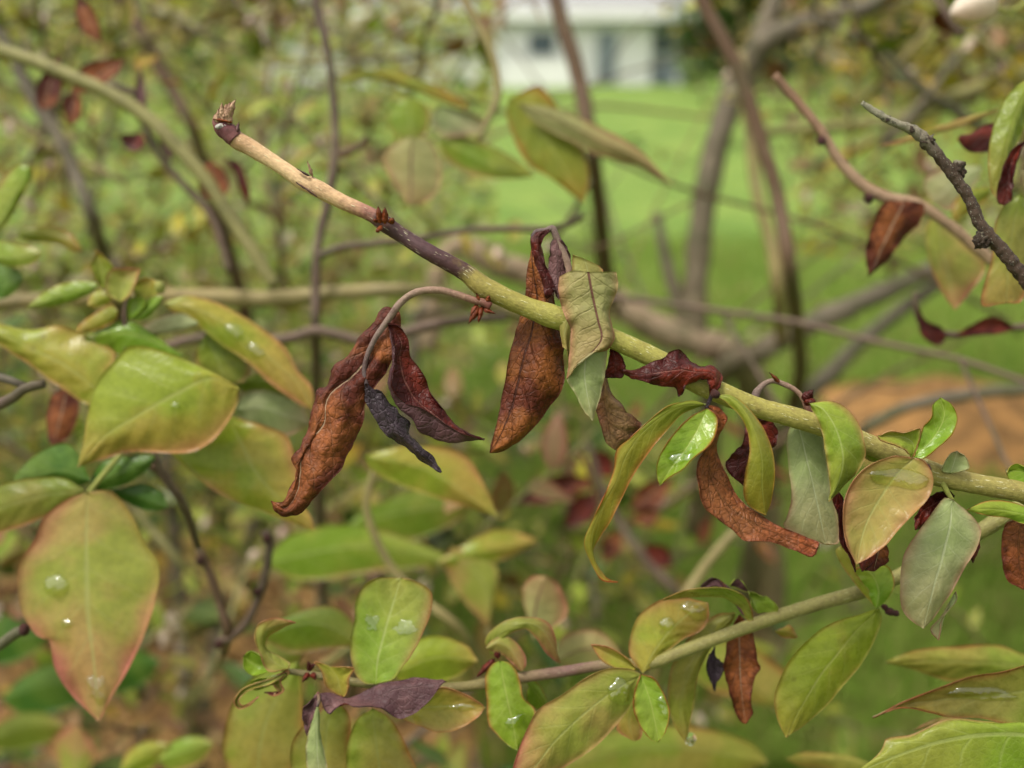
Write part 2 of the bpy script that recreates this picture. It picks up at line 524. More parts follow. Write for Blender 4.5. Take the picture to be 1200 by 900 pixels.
    for k in range(nu - 1):
        for j in range(ncol - 1):
            a, b, c, e = k * ncol + j, k * ncol + j + 1, (k + 1) * ncol + j + 1, (k + 1) * ncol + j
            f = (a, b, c, e)
            top = f if flip else f[::-1]
            # (a,e) x (a,b) direction is N before flip -> order a,e,c,b faces along +N
            top = (a, b, c, e) if flip else (a, e, c, b)
            faces.append(top); fm.append(0)
            faces.append(tuple(x + T for x in top[::-1])); fm.append(1)
    rim = [k * ncol for k in range(nu)] + [(nu - 1) * ncol + j for j in range(1, ncol)] + \
          [k * ncol + ncol - 1 for k in range(nu - 2, -1, -1)] + [j for j in range(ncol - 2, 0, -1)]
    for a, b in zip(rim, rim[1:] + rim[:1]):
        faces.append((a, b, b + T, a + T) if not flip else (b, a, a + T, b + T)); fm.append(0)
    m1 = M[mat]
    m2 = M[under] if under else m1
    o = mesh_obj(name, verts, faces, [m1, m2], parent, uvs, fm, label=label)
    LEAFDATA[o.name] = (grid, d, P, N)
    return o


LEAFDATA = {}


def lf(parent, Z, d, A, Mr, B, mat, under='under', cup=-2.0, tilt=0.0, **kw):
    """plain leaf: edge A, midrib, edge B; cup mm of both edges, tilt mm (A nearer)"""
    return leaf(parent, Z, d, [(cup + tilt, A), (0, Mr), (cup - tilt, B)], 1, mat, under, **kw)


def tube(name, parent, pts, mat, Z=F, d=None, seg=12, n=None, cap=True, lump=0.0, lfreq=300, label=None, uv0=0.0, uv1=1.0):
    """stem through (x, y, radius_px[, d]) points"""
    q = []
    for p in pts:
        x, y, _ = cvt(Z, p[:2])
        dd = p[3] if len(p) > 3 else d
        q.append((x, y, p[2], dd * 1000))
    n = n or max(8, len(q) * 6)
    c = catmull(q, n)
    P = [px(a[0], a[1], a[3] / 1000) for a in c]
    Rr = [max(.00005, a[2] / FPX * a[3] / 1000) for a in c]
    return tube3(name, parent, P, Rr, mat, seg, cap, lump, lfreq, label, uv0, uv1)


def tube3(name, parent, P, Rr, mat, seg=12, cap=True, lump=0.0, lfreq=300, label=None, uv0=0.0, uv1=1.0):
    n = len(P)
    verts, uvs, faces = [], [], []
    L = [0]
    for a, b in zip(P, P[1:]):
        L.append(L[-1] + (b - a).length)
    ref = None
    for i in range(n):
        t = (P[min(i + 1, n - 1)] - P[max(i - 1, 0)]).normalized()
        if ref is None:
            ref = t.orthogonal().normalized()
        ref = (ref - t * ref.dot(t)).normalized()
        b = t.cross(ref)
        for k in range(seg + 1):
            a = 2 * math.pi * k / seg
            dirv = ref * math.cos(a) + b * math.sin(a)
            r = Rr[i]
            if lump:
                pp = P[i] + dirv * r
                r *= 1 + lump * (noise.noise(pp * lfreq) + .5 * noise.noise(pp * lfreq * 2.7))
            verts.append(P[i] + dirv * r)
            uvs.append((uv0 + (uv1 - uv0) * L[i] / L[-1], k / seg))
    for i in range(n - 1):
        for k in range(seg):
            a = i * (seg + 1) + k
            faces.append((a, a + 1, a + seg + 2, a + seg + 1))
    if cap:
        for i in (0, n - 1):
            verts.append(P[i]); uvs.append((uv0 if i == 0 else uv1, .5))
            c = len(verts) - 1
            for k in range(seg):
                a = i * (seg + 1) + k
                faces.append((a + 1, a, c) if i == 0 else (a, a + 1, c))
    return mesh_obj(name, verts, faces, mat, parent, uvs, label=label)


def blob(name, parent, center, r, mat, squash=(1, 1, 1), lump=.3, lfreq=500, label=None, seg=10):
    verts, faces, uvs = [], [], []
    for i in range(seg + 1):
        th = math.pi * i / seg
        for k in range(seg * 2):
            ph = math.pi * k / seg
            v = Vector((math.sin(th) * math.cos(ph), math.sin(th) * math.sin(ph), math.cos(th)))
            v = v * (1 + lump * noise.noise((center + v * r) * lfreq))
            verts.append(center + Vector((v.x * squash[0], v.y * squash[1], v.z * squash[2])) * r)
            uvs.append((i / seg, k / seg / 2))
    m = seg * 2
    for i in range(seg):
        for k in range(m):
            faces.append((i * m + k, (i + 1) * m + k, (i + 1) * m + (k + 1) % m, i * m + (k + 1) % m))
    return mesh_obj(name, verts, faces, mat, parent, uvs, label=label)


def scale_bract(parent, Z, d, base, tip, wid, mat='scale', dz=2.0, name='bud_scale', curl=1.0):
    bx, by = base; tx, ty = tip
    nx, ny = -(ty - by), tx - bx
    l = math.hypot(nx, ny); nx, ny = nx / l, ny / l
    m = ((bx + tx) / 2, (by + ty) / 2)
    A = [(bx + (tx - bx) * .15 + nx * wid * .7, by + (ty - by) * .15 + ny * wid * .7), (m[0] + nx * wid * .8, m[1] + ny * wid * .8)]
    B = [(bx + (tx - bx) * .15 - nx * wid * .7, by + (ty - by) * .15 - ny * wid * .7), (m[0] - nx * wid * .8, m[1] - ny * wid * .8)]
    return lf(parent, Z, d, A, [base, m, tip], B, mat, mat, cup=-1.0 * curl, arch=.6, base=dz * .4, tip=dz, crinkle=.3, ruffle=.5, nu=12, nv=3, name=name, thick=.00014, cfreq=700)


def water(leafobj, label, Z, cx, cy, rx, ry, h, rot=0.0, irr=.12, group='water drops on the leaves'):
    """a drop or pool lying on a leaf's surface (px centre and radii in the Z frame, h in mm)"""
    grid, d, P, N = LEAFDATA[leafobj.name]
    X0, Y0, _ = cvt(Z, (cx, cy))
    rx, ry = rx / Z[2], ry / Z[2]
    seed = random.random() * 40
    nr, na = 9, 28

    def surf(x, y):
        best = sorted(range(len(grid)), key=lambda i: (grid[i][0] - x) ** 2 + (grid[i][1] - y) ** 2)[:4]
        ws = [1 / ((grid[i][0] - x) ** 2 + (grid[i][1] - y) ** 2 + .3) for i in best]
        z = sum(w_ * (P[i] - CAM).dot(FWD) for w_, i in zip(ws, best)) / sum(ws)
        n = Vector((0, 0, 0))
        for w_, i in zip(ws, best):
            nn = N[i] if N[i].dot(CAM - P[i]) > 0 else -N[i]
            n += nn * w_
        return px(x, y, z), n.normalized()
    top, bot = [], []
    for i in range(nr + 1):
        f = i / nr
        for k in range(na):
            a = 2 * math.pi * k / na
            rr = f * (1 + irr * 2 * noise.noise(Vector((math.cos(a) * 1.3, math.sin(a) * 1.3, seed))))
            ex, ey = math.cos(a) * rx * rr, math.sin(a) * ry * rr
            x = X0 + ex * math.cos(rot) - ey * math.sin(rot)
            y = Y0 + ex * math.sin(rot) + ey * math.cos(rot)
            p, n = surf(x, y)
            hh = h * .001 * (1 - f ** 2.4) ** .6 * (1 + irr * noise.noise(Vector((ex * .3, ey * .3, seed + 4)))) if f < 1 else 0
            top.append(p + n * (THICK * .5 + .00001 + hh))
            bot.append(p - n * THICK * .1)
    T = len(top)
    faces = []
    for i in range(nr):
        for k in range(na):
            a, b = i * na + k, i * na + (k + 1) % na
            c, e = (i + 1) * na + (k + 1) % na, (i + 1) * na + k
            faces.append((a, b, c, e) if i else (a, c, e))
            faces.append((e + T, c + T, b + T, a + T) if i else (e + T, c + T, a + T))
    for k in range(na):
        a, b = nr * na + k, nr * na + (k + 1) % na
        faces.append((a, b, b + T, a + T))
    cen = top[0].copy()
    o = mesh_obj('water_drop', top + bot, faces, M['water'], None, at=cen)
    # outward normals
    import bmesh
    bm = bmesh.new(); bm.from_mesh(o.data)
    bmesh.ops.remove_doubles(bm, verts=bm.verts, dist=1e-8)
    bmesh.ops.recalc_face_normals(bm, faces=bm.faces)
    bm.to_mesh(o.data); bm.free()
    tag(o, label, 'water drop', group)
    return o

# ================================================================== SETTING
def grid_sheet(name, x0, x1, y0, y1, nx, ny, zf, mat, kind='structure', label=None):
    verts, faces = [], []
    for j in range(ny + 1):
        for i in range(nx + 1):
            x = x0 + (x1 - x0) * i / nx
            y = y0 + (y1 - y0) * j / ny
            verts.append((x, y, zf(x, y)))
    for j in range(ny):
        for i in range(nx):
            a = j * (nx + 1) + i
            faces.append((a, a + 1, a + nx + 2, a + nx + 1))
    o = mesh_obj(name, verts, faces, mat)
    return tag(o, label, None, None, kind)


def g_lawn():
    g = G('lawn_ground')
    P = g.tc.outputs['Object']
    n1 = g.noise(P, 1.1, 4, .6)
    n2 = g.noise(P, 14, 4, .65)
    n3 = g.noise(P, 90, 2, .6)
    c = g.mix(g.sm(n1, .35, .68), hexc('#6c8e30'), hexc('#8fa848'))
    c = g.mix(g.math('MULTIPLY', g.sm(n2, .5, .7), .55), c, hexc('#8f9a58'))
    c = g.mix(g.math('MULTIPLY', g.sm(n3, .45, .7), .5), c, hexc('#3c6420'))
    return g.surf(g.principled(c, .8, .2, g.bump(g.math('ADD', n2, n3), .8, .03)))


grid_sheet('lawn_ground', -150, 150, -40, 320, 60, 72, lambda x, y: 0.0, g_lawn())
# bark mulch bed under the bush, camera side
mulch = flat_mat('bark_mulch', '#785838', '#b08a56', 28, .9, .8, .02, .15)
mv, mf = [], []
ctr = ground_at(60, 900)
for i in range(49):
    a = 2 * math.pi * i / 48
    r = 1 + .12 * noise.noise(Vector((math.cos(a) * 2, math.sin(a) * 2, 3)))
    mv.append((ctr.x - .9 + math.cos(a) * 1.75 * r, ctr.y - .15 + math.sin(a) * 1.25 * r, .004))
mv.append((ctr.x - .9, ctr.y - .15, .012))
mf = [(i, i + 1, 49) for i in range(48)]
tag(mesh_obj('mulch_bed', mv, mf, mulch, smooth=False), kind='structure')
# low heap of tan sawdust soil
gp = ground_at(1120, 505)
hv, hf = [], []
NR, NA = 16, 48
for i in range(NR + 1):
    f = i / NR
    for k in range(NA):
        a = 2 * math.pi * k / NA
        r = 1 + .22 * noise.noise(Vector((math.cos(a) * 1.5, math.sin(a) * 1.5, 8)))
        x, y = gp.x + math.cos(a) * .62 * f * r, gp.y + math.sin(a) * .52 * f * r
        z = .16 * (math.cos(math.pi * min(1, f)) * .5 + .5) + .03 * noise.noise(Vector((x * 9, y * 9, 0))) * (1 - f) + .003
        hv.append((x, y, z))
for i in range(NR):
    for k in range(NA):
        hf.append((i * NA + k, (i + 1) * NA + k, (i + 1) * NA + (k + 1) % NA, i * NA + (k + 1) % NA))
tag(mesh_obj('soil_heap', hv, hf, flat_mat('tan_soil', '#a67c4c', '#6e5436', 16, .95, .7, .02, .1)), kind='structure')

# mulch chips and grass blades: nobody could count them
def scatter_mass(name, label, n, where, make, mats):
    verts, faces, fm = [], [], []
    for _ in range(n):
        p = where()
        vv, ff, m = make(p)
        o = len(verts)
        verts += vv
        faces += [tuple(x + o for x in f) for f in ff]
        fm += [m] * len(ff)
    ob = mesh_obj(name, verts, faces, mats, None, None, fm, smooth=False)
    return tag(ob, label, None, None, 'stuff')


def chip(p):
    a = random.random() * 6.28
    l, wd, t = random.uniform(.008, .028), random.uniform(.004, .010), random.uniform(.002, .006)
    ux, uy = math.cos(a), math.sin(a)
    z = p[2] + random.uniform(.003, .014)
    tl = random.uniform(-.4, .4)
    c = []
    for dz in (0, t):
        for sx, sy in ((-1, -1), (1, -1), (1, 1), (-1, 1)):
            c.append((p[0] + ux * l * sx - uy * wd * sy, p[1] + uy * l * sx + ux * wd * sy, z + dz + tl * l * sx * .6))
    return c, [(0, 3, 2, 1), (4, 5, 6, 7), (0, 1, 5, 4), (1, 2, 6, 5), (2, 3, 7, 6), (3, 0, 4, 7)], random.choice((0, 0, 0, 1, 2))


def in_bed():
    a, r = random.random() * 6.283, math.sqrt(random.random())
    return (ctr.x - .9 + math.cos(a) * 1.7 * r, ctr.y - .15 + math.sin(a) * 1.2 * r, .006)


scatter_mass('mulch_chips', 'loose tan bark chips covering the soil under the bush', 5200, in_bed, chip,
             [flat_mat('chip_tan', '#c89c60', '#ae8448', 60, .85, .2), flat_mat('chip_brown', '#7a5234', '#5c3e28', 60, .85, .2), flat_mat('chip_pale', '#d0a878', '#b98c5c', 60, .85, .2)])


def blade(p):
    a = random.random() * 6.28
    h = random.uniform(.04, .095)
    b = random.uniform(.01, .035)
    wd = random.uniform(.0015, .003)
    ux, uy = math.cos(a), math.sin(a)
    vx, vy = -uy, ux
    return [(p[0] - vx * wd, p[1] - vy * wd, 0), (p[0] + vx * wd, p[1] + vy * wd, 0),
            (p[0] + ux * b * .4 + vx * wd * .8, p[1] + uy * b * .4 + vy * wd * .8, h * .65), (p[0] + ux * b * .4 - vx * wd * .8, p[1] + uy * b * .4 - vy * wd * .8, h * .65),
            (p[0] + ux * b, p[1] + uy * b, h)], [(0, 1, 2, 3), (3, 2, 4)], random.choice((0, 0, 1, 1, 2))


def in_lawn():
    while True:
        y = 1.4 + 5.2 * random.random() ** 1.8
        x = random.uniform(-.62, .62) * (y + .6)
        e = ((x - ctr.x + .9) / 1.75) ** 2 + ((y - ctr.y + .15) / 1.25) ** 2
        h = ((x - gp.x) / .55) ** 2 + ((y - gp.y) / .45) ** 2
        if e > .9 + .2 * random.random() and h > .95:
            return (x, y, 0)


def blade_mat(n, c):
    g = G(n)
    pr = g.principled(hexc(c), .6, .12)
    tr = g.n('BsdfTranslucent', {'Color': hexc(c)})
    return g.surf(g.n('MixShader', {0: .35, 1: pr, 2: tr.outputs[0]}).outputs[0])


scatter_mass('grass', 'short green lawn grass beyond the blueberry bush', 95000, in_lawn, blade,
             [blade_mat('grass_mid', '#749632'), blade_mat('grass_light', '#93ae4a'), blade_mat('grass_dry', '#a09a5c')])

# ------------------------------------------------------------------ house across the lawn
HY = 35.0


def house_pt(x, y, Y=HY):
    v = FWD + RIGHT * ((x - 600) / FPX) - UP * ((y - 450) / FPX)
    p = CAM + v * (Y / v.y)
    return p


def box(name, parent, x0, x1, y0, y1, z0, z1, mat, label=None):
    v = [(x, y, z) for z in (z0, z1) for y in (y0, y1) for x in (x0, x1)]
    f = [(0, 2, 3, 1), (4, 5, 7, 6), (0, 1, 5, 4), (1, 3, 7, 5), (3, 2, 6, 7), (2, 0, 4, 6)]
    return mesh_obj(name, v, f, mat, parent, smooth=False, label=label)


ALBEDO = .8
mwall = flat_mat('house_wall_white', '#e6e6e8', '#eeeef0', 3, .8, .1)
mtrim = flat_mat('house_trim_white', '#ededed', '#e2e2e2', 3, .6, .1)
mdoor = flat_mat('house_door_grey', '#8a949e', '#7c8690', 2, .5, .1)
mroof = flat_mat('house_roof_grey', '#8c8c8e', '#7a7a7c', 6, .9, .4)
mglass = flat_mat('house_glass_dark', '#4a5660', '#5c6872', 1, .15, .0)
mblue = flat_mat('house_wall_blue', '#8f9aa8', '#9aa4b0', 2, .8, .1)  # blue-grey tone for the wing wall and the soffit
ALBEDO = .58
hx = lambda x, y=70: house_pt(x, y).x
ztop = house_pt(700, 24).z
house = empty('house', (hx(690), HY, 0), 'white house with grey door and white eaves across the lawn', 'house')
box('wall', house, hx(300), hx(763), HY, HY + 7, 0, ztop, mwall)
box('wing_wall', house, hx(763) + .003, hx(806), HY + .6, HY + 6.4, 0, ztop - .02, mblue)
box('porch_post', house, hx(793), hx(797), HY + .05, HY + .17, 0, ztop - .05, mtrim)
box('eave', house, hx(285), hx(812), HY - .55, HY - .38, ztop, ztop + .34, mtrim)
box('soffit', house, hx(285) + .01, hx(812) - .01, HY - .38, HY + 7.3, ztop + .003, ztop + .06, mblue)
dr = box('door', house, hx(698), hx(724), HY - .06, HY - .003, 0.05, ztop - .35, mdoor)
blob('handle', dr, Vector((hx(722), HY - .09, 1.0)), .03, mtrim, lump=0)
for x0, x1 in ((697, 698), (724, 725)):
    box('door_trim', house, hx(x0 - 1), hx(x1 + .6), HY - .08, HY - .002, 0.03, ztop - .3, mtrim)
for x0, x1 in ((618, 652), (500, 545), (390, 440)):
    wn = box('window', house, hx(x0), hx(x1), HY - .05, HY - .002, .9, ztop - .3, mtrim)
    box('pane', wn, hx(x0 + 2), hx(x1 - 2), HY - .07, HY - .052, .98, ztop - .38, mglass)
wn = box('window', house, hx(768), hx(790), HY + .55, HY + .598, .95, ztop - .35, mtrim)
box('pane', wn, hx(770), hx(788), HY + .53, HY + .548, 1.02, ztop - .42, mglass)
rv = [(hx(285), HY - .55, ztop + .345), (hx(812), HY - .55, ztop + .345), (hx(812), HY + 3.5, ztop + 2.2), (hx(285), HY + 3.5, ztop + 2.2), (hx(285), HY + 7.6, ztop + .345), (hx(812), HY + 7.6, ztop + .345)]
mesh_obj('roof', rv, [(0, 1, 2, 3), (3, 2, 5, 4), (0, 3, 4), (1, 5, 2), (0, 4, 5, 1)], mroof, house, smooth=False)
# low white garden wall before the house
lw = tag(box('garden_wall', None, hx(590), hx(668), HY - 1.3, HY - 1.0, 0, .78, mtrim), 'low white garden wall in front of the white house', 'wall')

# ------------------------------------------------------------------ trees far behind
def far_leaf_mass(center, rad, n, size, parent, mats, name='crown'):
    verts, faces, fm = [], [], []
    cl = [center + Vector((random.gauss(0, .45) * rad[0], random.gauss(0, .45) * rad[1], random.gauss(0, .4) * rad[2])) for _ in range(22)]
    for _ in range(n):
        c = random.choice(cl)
        p = c + Vector((random.gauss(0, .2) * rad[0], random.gauss(0, .2) * rad[1], random.gauss(0, .2) * rad[2]))
        a = Vector((random.gauss(0, 1), random.gauss(0, 1), random.gauss(0, 1))).normalized() * size * random.uniform(.6, 1.3)
        b = a.orthogonal().normalized() * size * .45
        o = len(verts)
        verts += [p - a, p + b, p + a, p - b]
        faces.append((o, o + 1, o + 2, o + 3))
        fm.append(random.randrange(len(mats)))
    return mesh_obj(name, verts, faces, mats, parent, None, fm, smooth=False)


tree_m = [blade_mat('tree_dark', '#2f4a22'), blade_mat('tree_mid', '#4c6a30'), blade_mat('tree_light', '#6c8440')]
for (x, Y, h, r, lab) in ((886, 27, 5.2, 1.3, 'dark leafy tree at the corner of the white house'), (1010, 30, 6.5, 2.6, 'broad tree on the far lawn beside the dark leafy tree'),
                          (1230, 26, 6, 2.6, 'broad tree at the far right end of the lawn'), (200, 26, 6, 2.4, 'broad tree before the far end of the white house'), (-60, 30, 7, 3, 'tall tree well past the far end of the white house')):
    X = house_pt(x, 70, Y).x
    t = empty('tree', (X, Y, 0), lab, 'tree', 'trees beyond the lawn')
    tube3('trunk', t, [Vector((X, Y, 0)), Vector((X + .05, Y, h * .3)), Vector((X - .05, Y, h * .6)), Vector((X, Y, h * .85))], [.16, .13, .1, .04], M['grey_stem'], 8)
    far_leaf_mass(Vector((X, Y, h * .45)), (r, r, h * .5), 5000, .16, t, tree_m)
far_leaf_mass(Vector((4, 48, 2.4)), (30, 2.5, 3.0), 16000, .45, None, tree_m, 'far_hedge')
tag(bpy.data.objects['far_hedge'], 'dark mass of trees closing off the garden far behind the house', None, None, 'stuff')

# ================================================================== THE MAIN BRANCH
D0 = 0.221
MB = empty('blueberry_branch', px(1330, 640, .225), 'sharp diagonal branch with tan tip, green stem and hanging wilted brown leaves', 'branch')
tube('stem', MB, [(268, 152, 8.5, .222), (276, 163, 10.5, .222), (292, 172, 10, .222), (330, 196, 8.5, .222), (352, 211, 9.3, .222), (372, 221, 10.2, .222), (400, 236, 8.8, .222),
                  (436, 252, 8.5, .222), (452, 263, 10, .222), (470, 275, 9, .222), (500, 294, 9.5, .221), (545, 319, 10.5, .221), (566, 336, 12.5, .221), (590, 348, 12, .221), (620, 361, 12, .221), (648, 371, 14, .221),
                  (672, 378, 12.5, .221), (720, 398, 12, .221), (770, 421, 12, .221), (815, 447, 13, .221), (835, 456, 13, .221), (880, 475, 12, .221), (940, 492, 12, .221), (1000, 513, 12, .222),
                  (1060, 540, 12, .222), (1085, 552, 14, .222), (1110, 560, 12.5, .222), (1160, 570, 12, .222), (1200, 578, 12.5, .222), (1330, 640, 14, .225), (1400, 760, 15, .23)],
     M['main_stem'], seg=20, n=260, lump=.05, lfreq=700)
# terminal bud with withered point, silver scar
tube('bud', MB, [(252, 138, 3.5), (256, 144, 8), (262, 150, 10.5), (270, 157, 11), (277, 164, 10)], M['bud_plum'], F, .2216, seg=16, n=24, lump=.15, lfreq=700)
sc_m = flat_mat('scar_silver', '#b4b0a8', '#6c6664', 1500, .5, .6, .0005)
blob('scar', MB, px(258.5, 148.5, .2199), 5.2 / FPX * .22, sc_m, (1.1, .4, .75), .35, 1200)
WT = leaf_mat('withered_tip', '#a88468', '#cbaa86', '#84584a', '#84584a', rough=.55, trans=.1, bump=1.0)
M['wtip'] = WT
TT = (240, 100, 1042 / 220)
for b, t_, wd in (((95, 225), (172, 76), 30), ((84, 225), (96, 98), 34), ((110, 225), (140, 92), 36), ((72, 225), (74, 130), 30), ((130, 225), (118, 125), 36), ((100, 225), (120, 105), 40)):
    scale_bract(MB, TT, .221, b, t_, wd, 'wtip', dz=1.2)
scale_bract(MB, TT, .2205, (150, 205), (45, 187), 13, 'scale', dz=.8)
scale_bract(MB, TT, .221, (170, 290), (190, 205), 14, 'dead_plum', dz=.6)
# small scar and broken bristle along the tan length
scale_bract(MB, TT, .2200, (585, 505), (510, 462), 6, 'dead_plum', dz=.3)
scale_bract(MB, TT, .2208, (600, 510), (568, 420), 7, 'wtip', dz=.4)
scale_bract(MB, TT, .2203, (625, 620), (505, 538), 5, 'dead_plum', dz=.2)
# bud scales of the two upper nodes
for b, t_, wd in (((975, 770), (960, 670), 22), ((1000, 770), (1000, 675), 22), ((1030, 770), (1045, 735), 20), ((985, 780), (950, 815), 18), ((960, 760), (935, 745), 12)):
    scale_bract(MB, TT, .2195, b, t_, wd, 'scale', dz=2.2)
for b, t_, wd in (((845, 55), (830, 10), 12), ((840, 60), (800, 128), 15), ((850, 60), (838, 122), 13), ((855, 70), (902, 88), 10), ((835, 55), (808, 95), 12), ((865, 55), (880, 20), 14)):
    scale_bract(MB, Z1, .2190, b, t_, wd, 'scale', dz=2.0)
blob('bud', MB, px(570, 357, .2195), 6 / FPX * .22, M['dark_bud'], (1.2, 1, .8), .3, 700)

# wilted side shoot: stalk with three dried leaves
SS = tube('side_shoot', MB, [(885, 60, 4.6), (850, 45, 4.4), (820, 38, 4.2), (760, 18, 4.3), (690, 0, 4.2), (620, 4, 4.3), (570, 26, 4.3), (530, 65, 4.2), (490, 122, 3.8), (450, 180, 3.4), (422, 240, 3.1), (409, 290, 2.9), (411, 330, 3.0), (418, 362, 2.6)],
          M['wilt_stalk'], Z1, .218, n=90, lump=.12, lfreq=900, label='arched wilted side shoot carrying three dried leaves')
leaf(SS, Z1, .2205, [(-1.8, [(486, 68), (440, 130), (380, 190), (330, 258), (292, 296), (275, 355), (232, 384), (216, 430), (202, 480), (186, 540), (165, 590), (138, 632), (152, 690), (128, 750), (112, 790), (80, 800)]),
                     (.3, [(470, 110), (425, 170), (370, 225), (330, 290), (290, 350), (255, 400), (235, 480), (210, 560), (160, 650), (140, 750), (105, 810)]),
                     (0, [(520, 70), (462, 170), (400, 285), (350, 335), (290, 380), (266, 420), (262, 490), (238, 530), (200, 565), (172, 640), (165, 700), (150, 775), (110, 820), (56, 795)]),
                     (1.2, [(500, 170), (455, 280), (390, 350), (335, 410), (320, 500), (290, 570), (245, 640), (215, 720), (170, 795), (110, 835)]),
                     (-1.0, [(540, 85), (545, 150), (530, 210), (492, 308), (440, 372), (415, 425), (408, 480), (378, 560), (345, 620), (325, 662), (288, 710), (228, 775), (172, 832), (110, 852), (72, 832)])],
     2, 'dead', 'dead', nu=120, nv=10, crinkle=.7, ruffle=1.6, arch=1.5, tip=2, cfreq=210, label='large dried orange-brown leaf with pale wrinkled midrib')
leaf(SS, Z1, .2185, [(-1.5, [(532, 132), (572, 185), (584, 258), (628, 310), (660, 390), (708, 450), (742, 495), (792, 535)]),
                     (0, [(496, 128), (545, 190), (540, 262), (560, 340), (610, 420), (680, 475), (750, 525), (860, 562)]),
                     (2.0, [(505, 165), (518, 220), (505, 300), (500, 370), (540, 440), (590, 490), (625, 535), (700, 568), (790, 570)]),
                     (4.0, [(510, 165), (525, 220), (512, 300), (515, 365), (560, 425), (618, 440), (670, 472), (720, 503), (790, 545)])],
     1, 'dead_red', 'dead_plum', nu=60, nv=7, crinkle=.5, ruffle=1.3, arch=-1, cfreq=240, label='dark red dried leaf with one edge rolled over')
leaf(SS, Z1, .2165, [(-2.5, [(445, 372), (482, 392), (500, 432), (532, 445), (548, 478), (576, 497), (580, 540), (612, 582), (650, 612), (682, 655)]),
                     (0, [(414, 352), (450, 410), (490, 470), (540, 530), (600, 590), (660, 645), (698, 686)]),
                     (-2.5, [(408, 400), (430, 452), (460, 502), (500, 550), (560, 588), (610, 632), (662, 668)])],
     1, 'dead_dark', 'dead_red', face='top', nu=50, nv=7, crinkle=.45, ruffle=1.4, cfreq=260, label='narrow purple-black shrivelled leaf')

# folded brown leaf hanging behind the stem, arched dry stalk
SD = tube('side_shoot', MB, [(325, 320, 3.6), (322, 240, 3.8), (318, 185, 4.0), (292, 120, 4.2), (272, 75, 4.2), (262, 52, 3.8), (240, 62, 3.6), (205, 66, 3.2), (192, 85, 2.8)], M['wilt_stalk'], Z2, .2235, n=60, lump=.15, lfreq=900, label='bent dry stalk arching above the stem')
leaf(SD, Z2, .2262, [(-2, [(186, 75), (186, 150), (172, 240), (164, 300), (145, 380), (110, 510), (90, 620), (70, 720), (52, 800)]),
                     (0, [(205, 58), (192, 140), (200, 230), (205, 330), (185, 430), (155, 540), (125, 660), (90, 760), (42, 842)]),
                     (1.2, [(215, 110), (225, 200), (235, 290), (245, 400), (235, 520), (210, 620), (170, 720), (110, 805)]),
                     (-2, [(222, 105), (238, 190), (268, 260), (272, 330), (298, 420), (300, 500), (306, 565), (285, 640), (240, 695), (190, 755), (120, 815), (70, 842)])],
     1, 'dead_mid', 'dead_mid', nu=64, nv=8, crinkle=.55, ruffle=1.3, tip=3, label='long brown dried leaf hanging behind the stem')
lf(SD, Z2, .2222, [(190, 75), (185, 110), (200, 170), (225, 235), (240, 300)], [(250, 58), (215, 72), (210, 130), (228, 200), (262, 285)], [(240, 75), (222, 110), (225, 150), (250, 210), (272, 262)],
   'dead_red', 'dead', cup=-1.0, crinkle=.4, ruffle=.8, nu=30, label='narrow red-brown fold of dried leaf')
lf(SD, Z2, .2228, [(256, 110), (252, 160), (248, 215), (262, 265)], [(275, 80), (280, 140), (280, 210), (285, 300)], [(300, 100), (322, 140), (325, 190), (305, 250)],
   'dead_plum', 'dead_red', cup=-1.0, crinkle=.5, ruffle=1.0, nu=28)

# pale rolled leaf in front of the stem
LE = leaf(MB, Z2, .2155, [(-2.6, [(288, 222), (284, 262), (292, 315), (308, 365), (324, 402), (325, 450), (322, 500), (318, 545), (314, 582)]),
                          (-.6, [(335, 202), (338, 280), (352, 360), (360, 430), (348, 500), (330, 560)]),
                          (0, [(388, 206), (398, 262), (410, 320), (424, 380), (436, 440), (400, 490), (345, 535)]),
                          (-.3, [(440, 205), (446, 280), (446, 350), (458, 420), (450, 462), (400, 492)]),
                          (-2.4, [(486, 207), (491, 255), (478, 300), (466, 340), (472, 390), (480, 440), (455, 478), (430, 486)])],
          2, 'under_tan', 'under', nu=48, nv=7, ob=True, ot=True, crinkle=.3, ruffle=.6, label='pale tan-green rolled leaf with purple midrib')
leaf(LE, Z2, .2172, [(-1.5, [(318, 545), (313, 585), (345, 640), (375, 695)]), (0, [(385, 470), (375, 560), (385, 640), (403, 728)]), (-2, [(455, 470), (447, 560), (430, 640)])],
     1, 'under', 'under', nu=26, nv=7, ob=True, crinkle=.25, ruffle=.4, name='curled_tip', label='grey-green downy tip showing the other side')
leaf(LE, Z2, .2195, [(0, [(335, 145), (328, 205), (300, 300), (288, 400), (300, 470)]), (1, [(375, 160), (385, 210), (340, 320), (305, 420), (312, 480)]), (0, [(425, 185), (442, 205), (380, 330), (325, 430), (320, 515)])],
     1, 'under_yel', 'green', nu=24, nv=5, ob=True, ot=True, name='curled_base')

# tan-brown dried leaf below, dark red scrap
leaf(MB, Z2, .2265, [(-1, [(418, 640), (415, 690), (432, 750), (448, 800)]), (0, [(450, 560), (440, 640), (455, 720), (468, 780), (482, 832)]), (2, [(452, 620), (480, 680), (500, 740), (498, 800)]), (.5, [(470, 630), (525, 700), (560, 725), (578, 742), (540, 785)])],
     1, 'dead_tan', 'dead_mid', nu=34, nv=6, crinkle=.6, ruffle=1.0, label='dull tan-brown dried leaf folded in two')
lf(MB, Z2, .2225, [(462, 500), (455, 540), (442, 575)], [(470, 470), (485, 520), (480, 578)], [(505, 500), (520, 540), (508, 578)], 'dead_red', 'dead_red', cup=1, crinkle=.5, ruffle=1, nu=20)
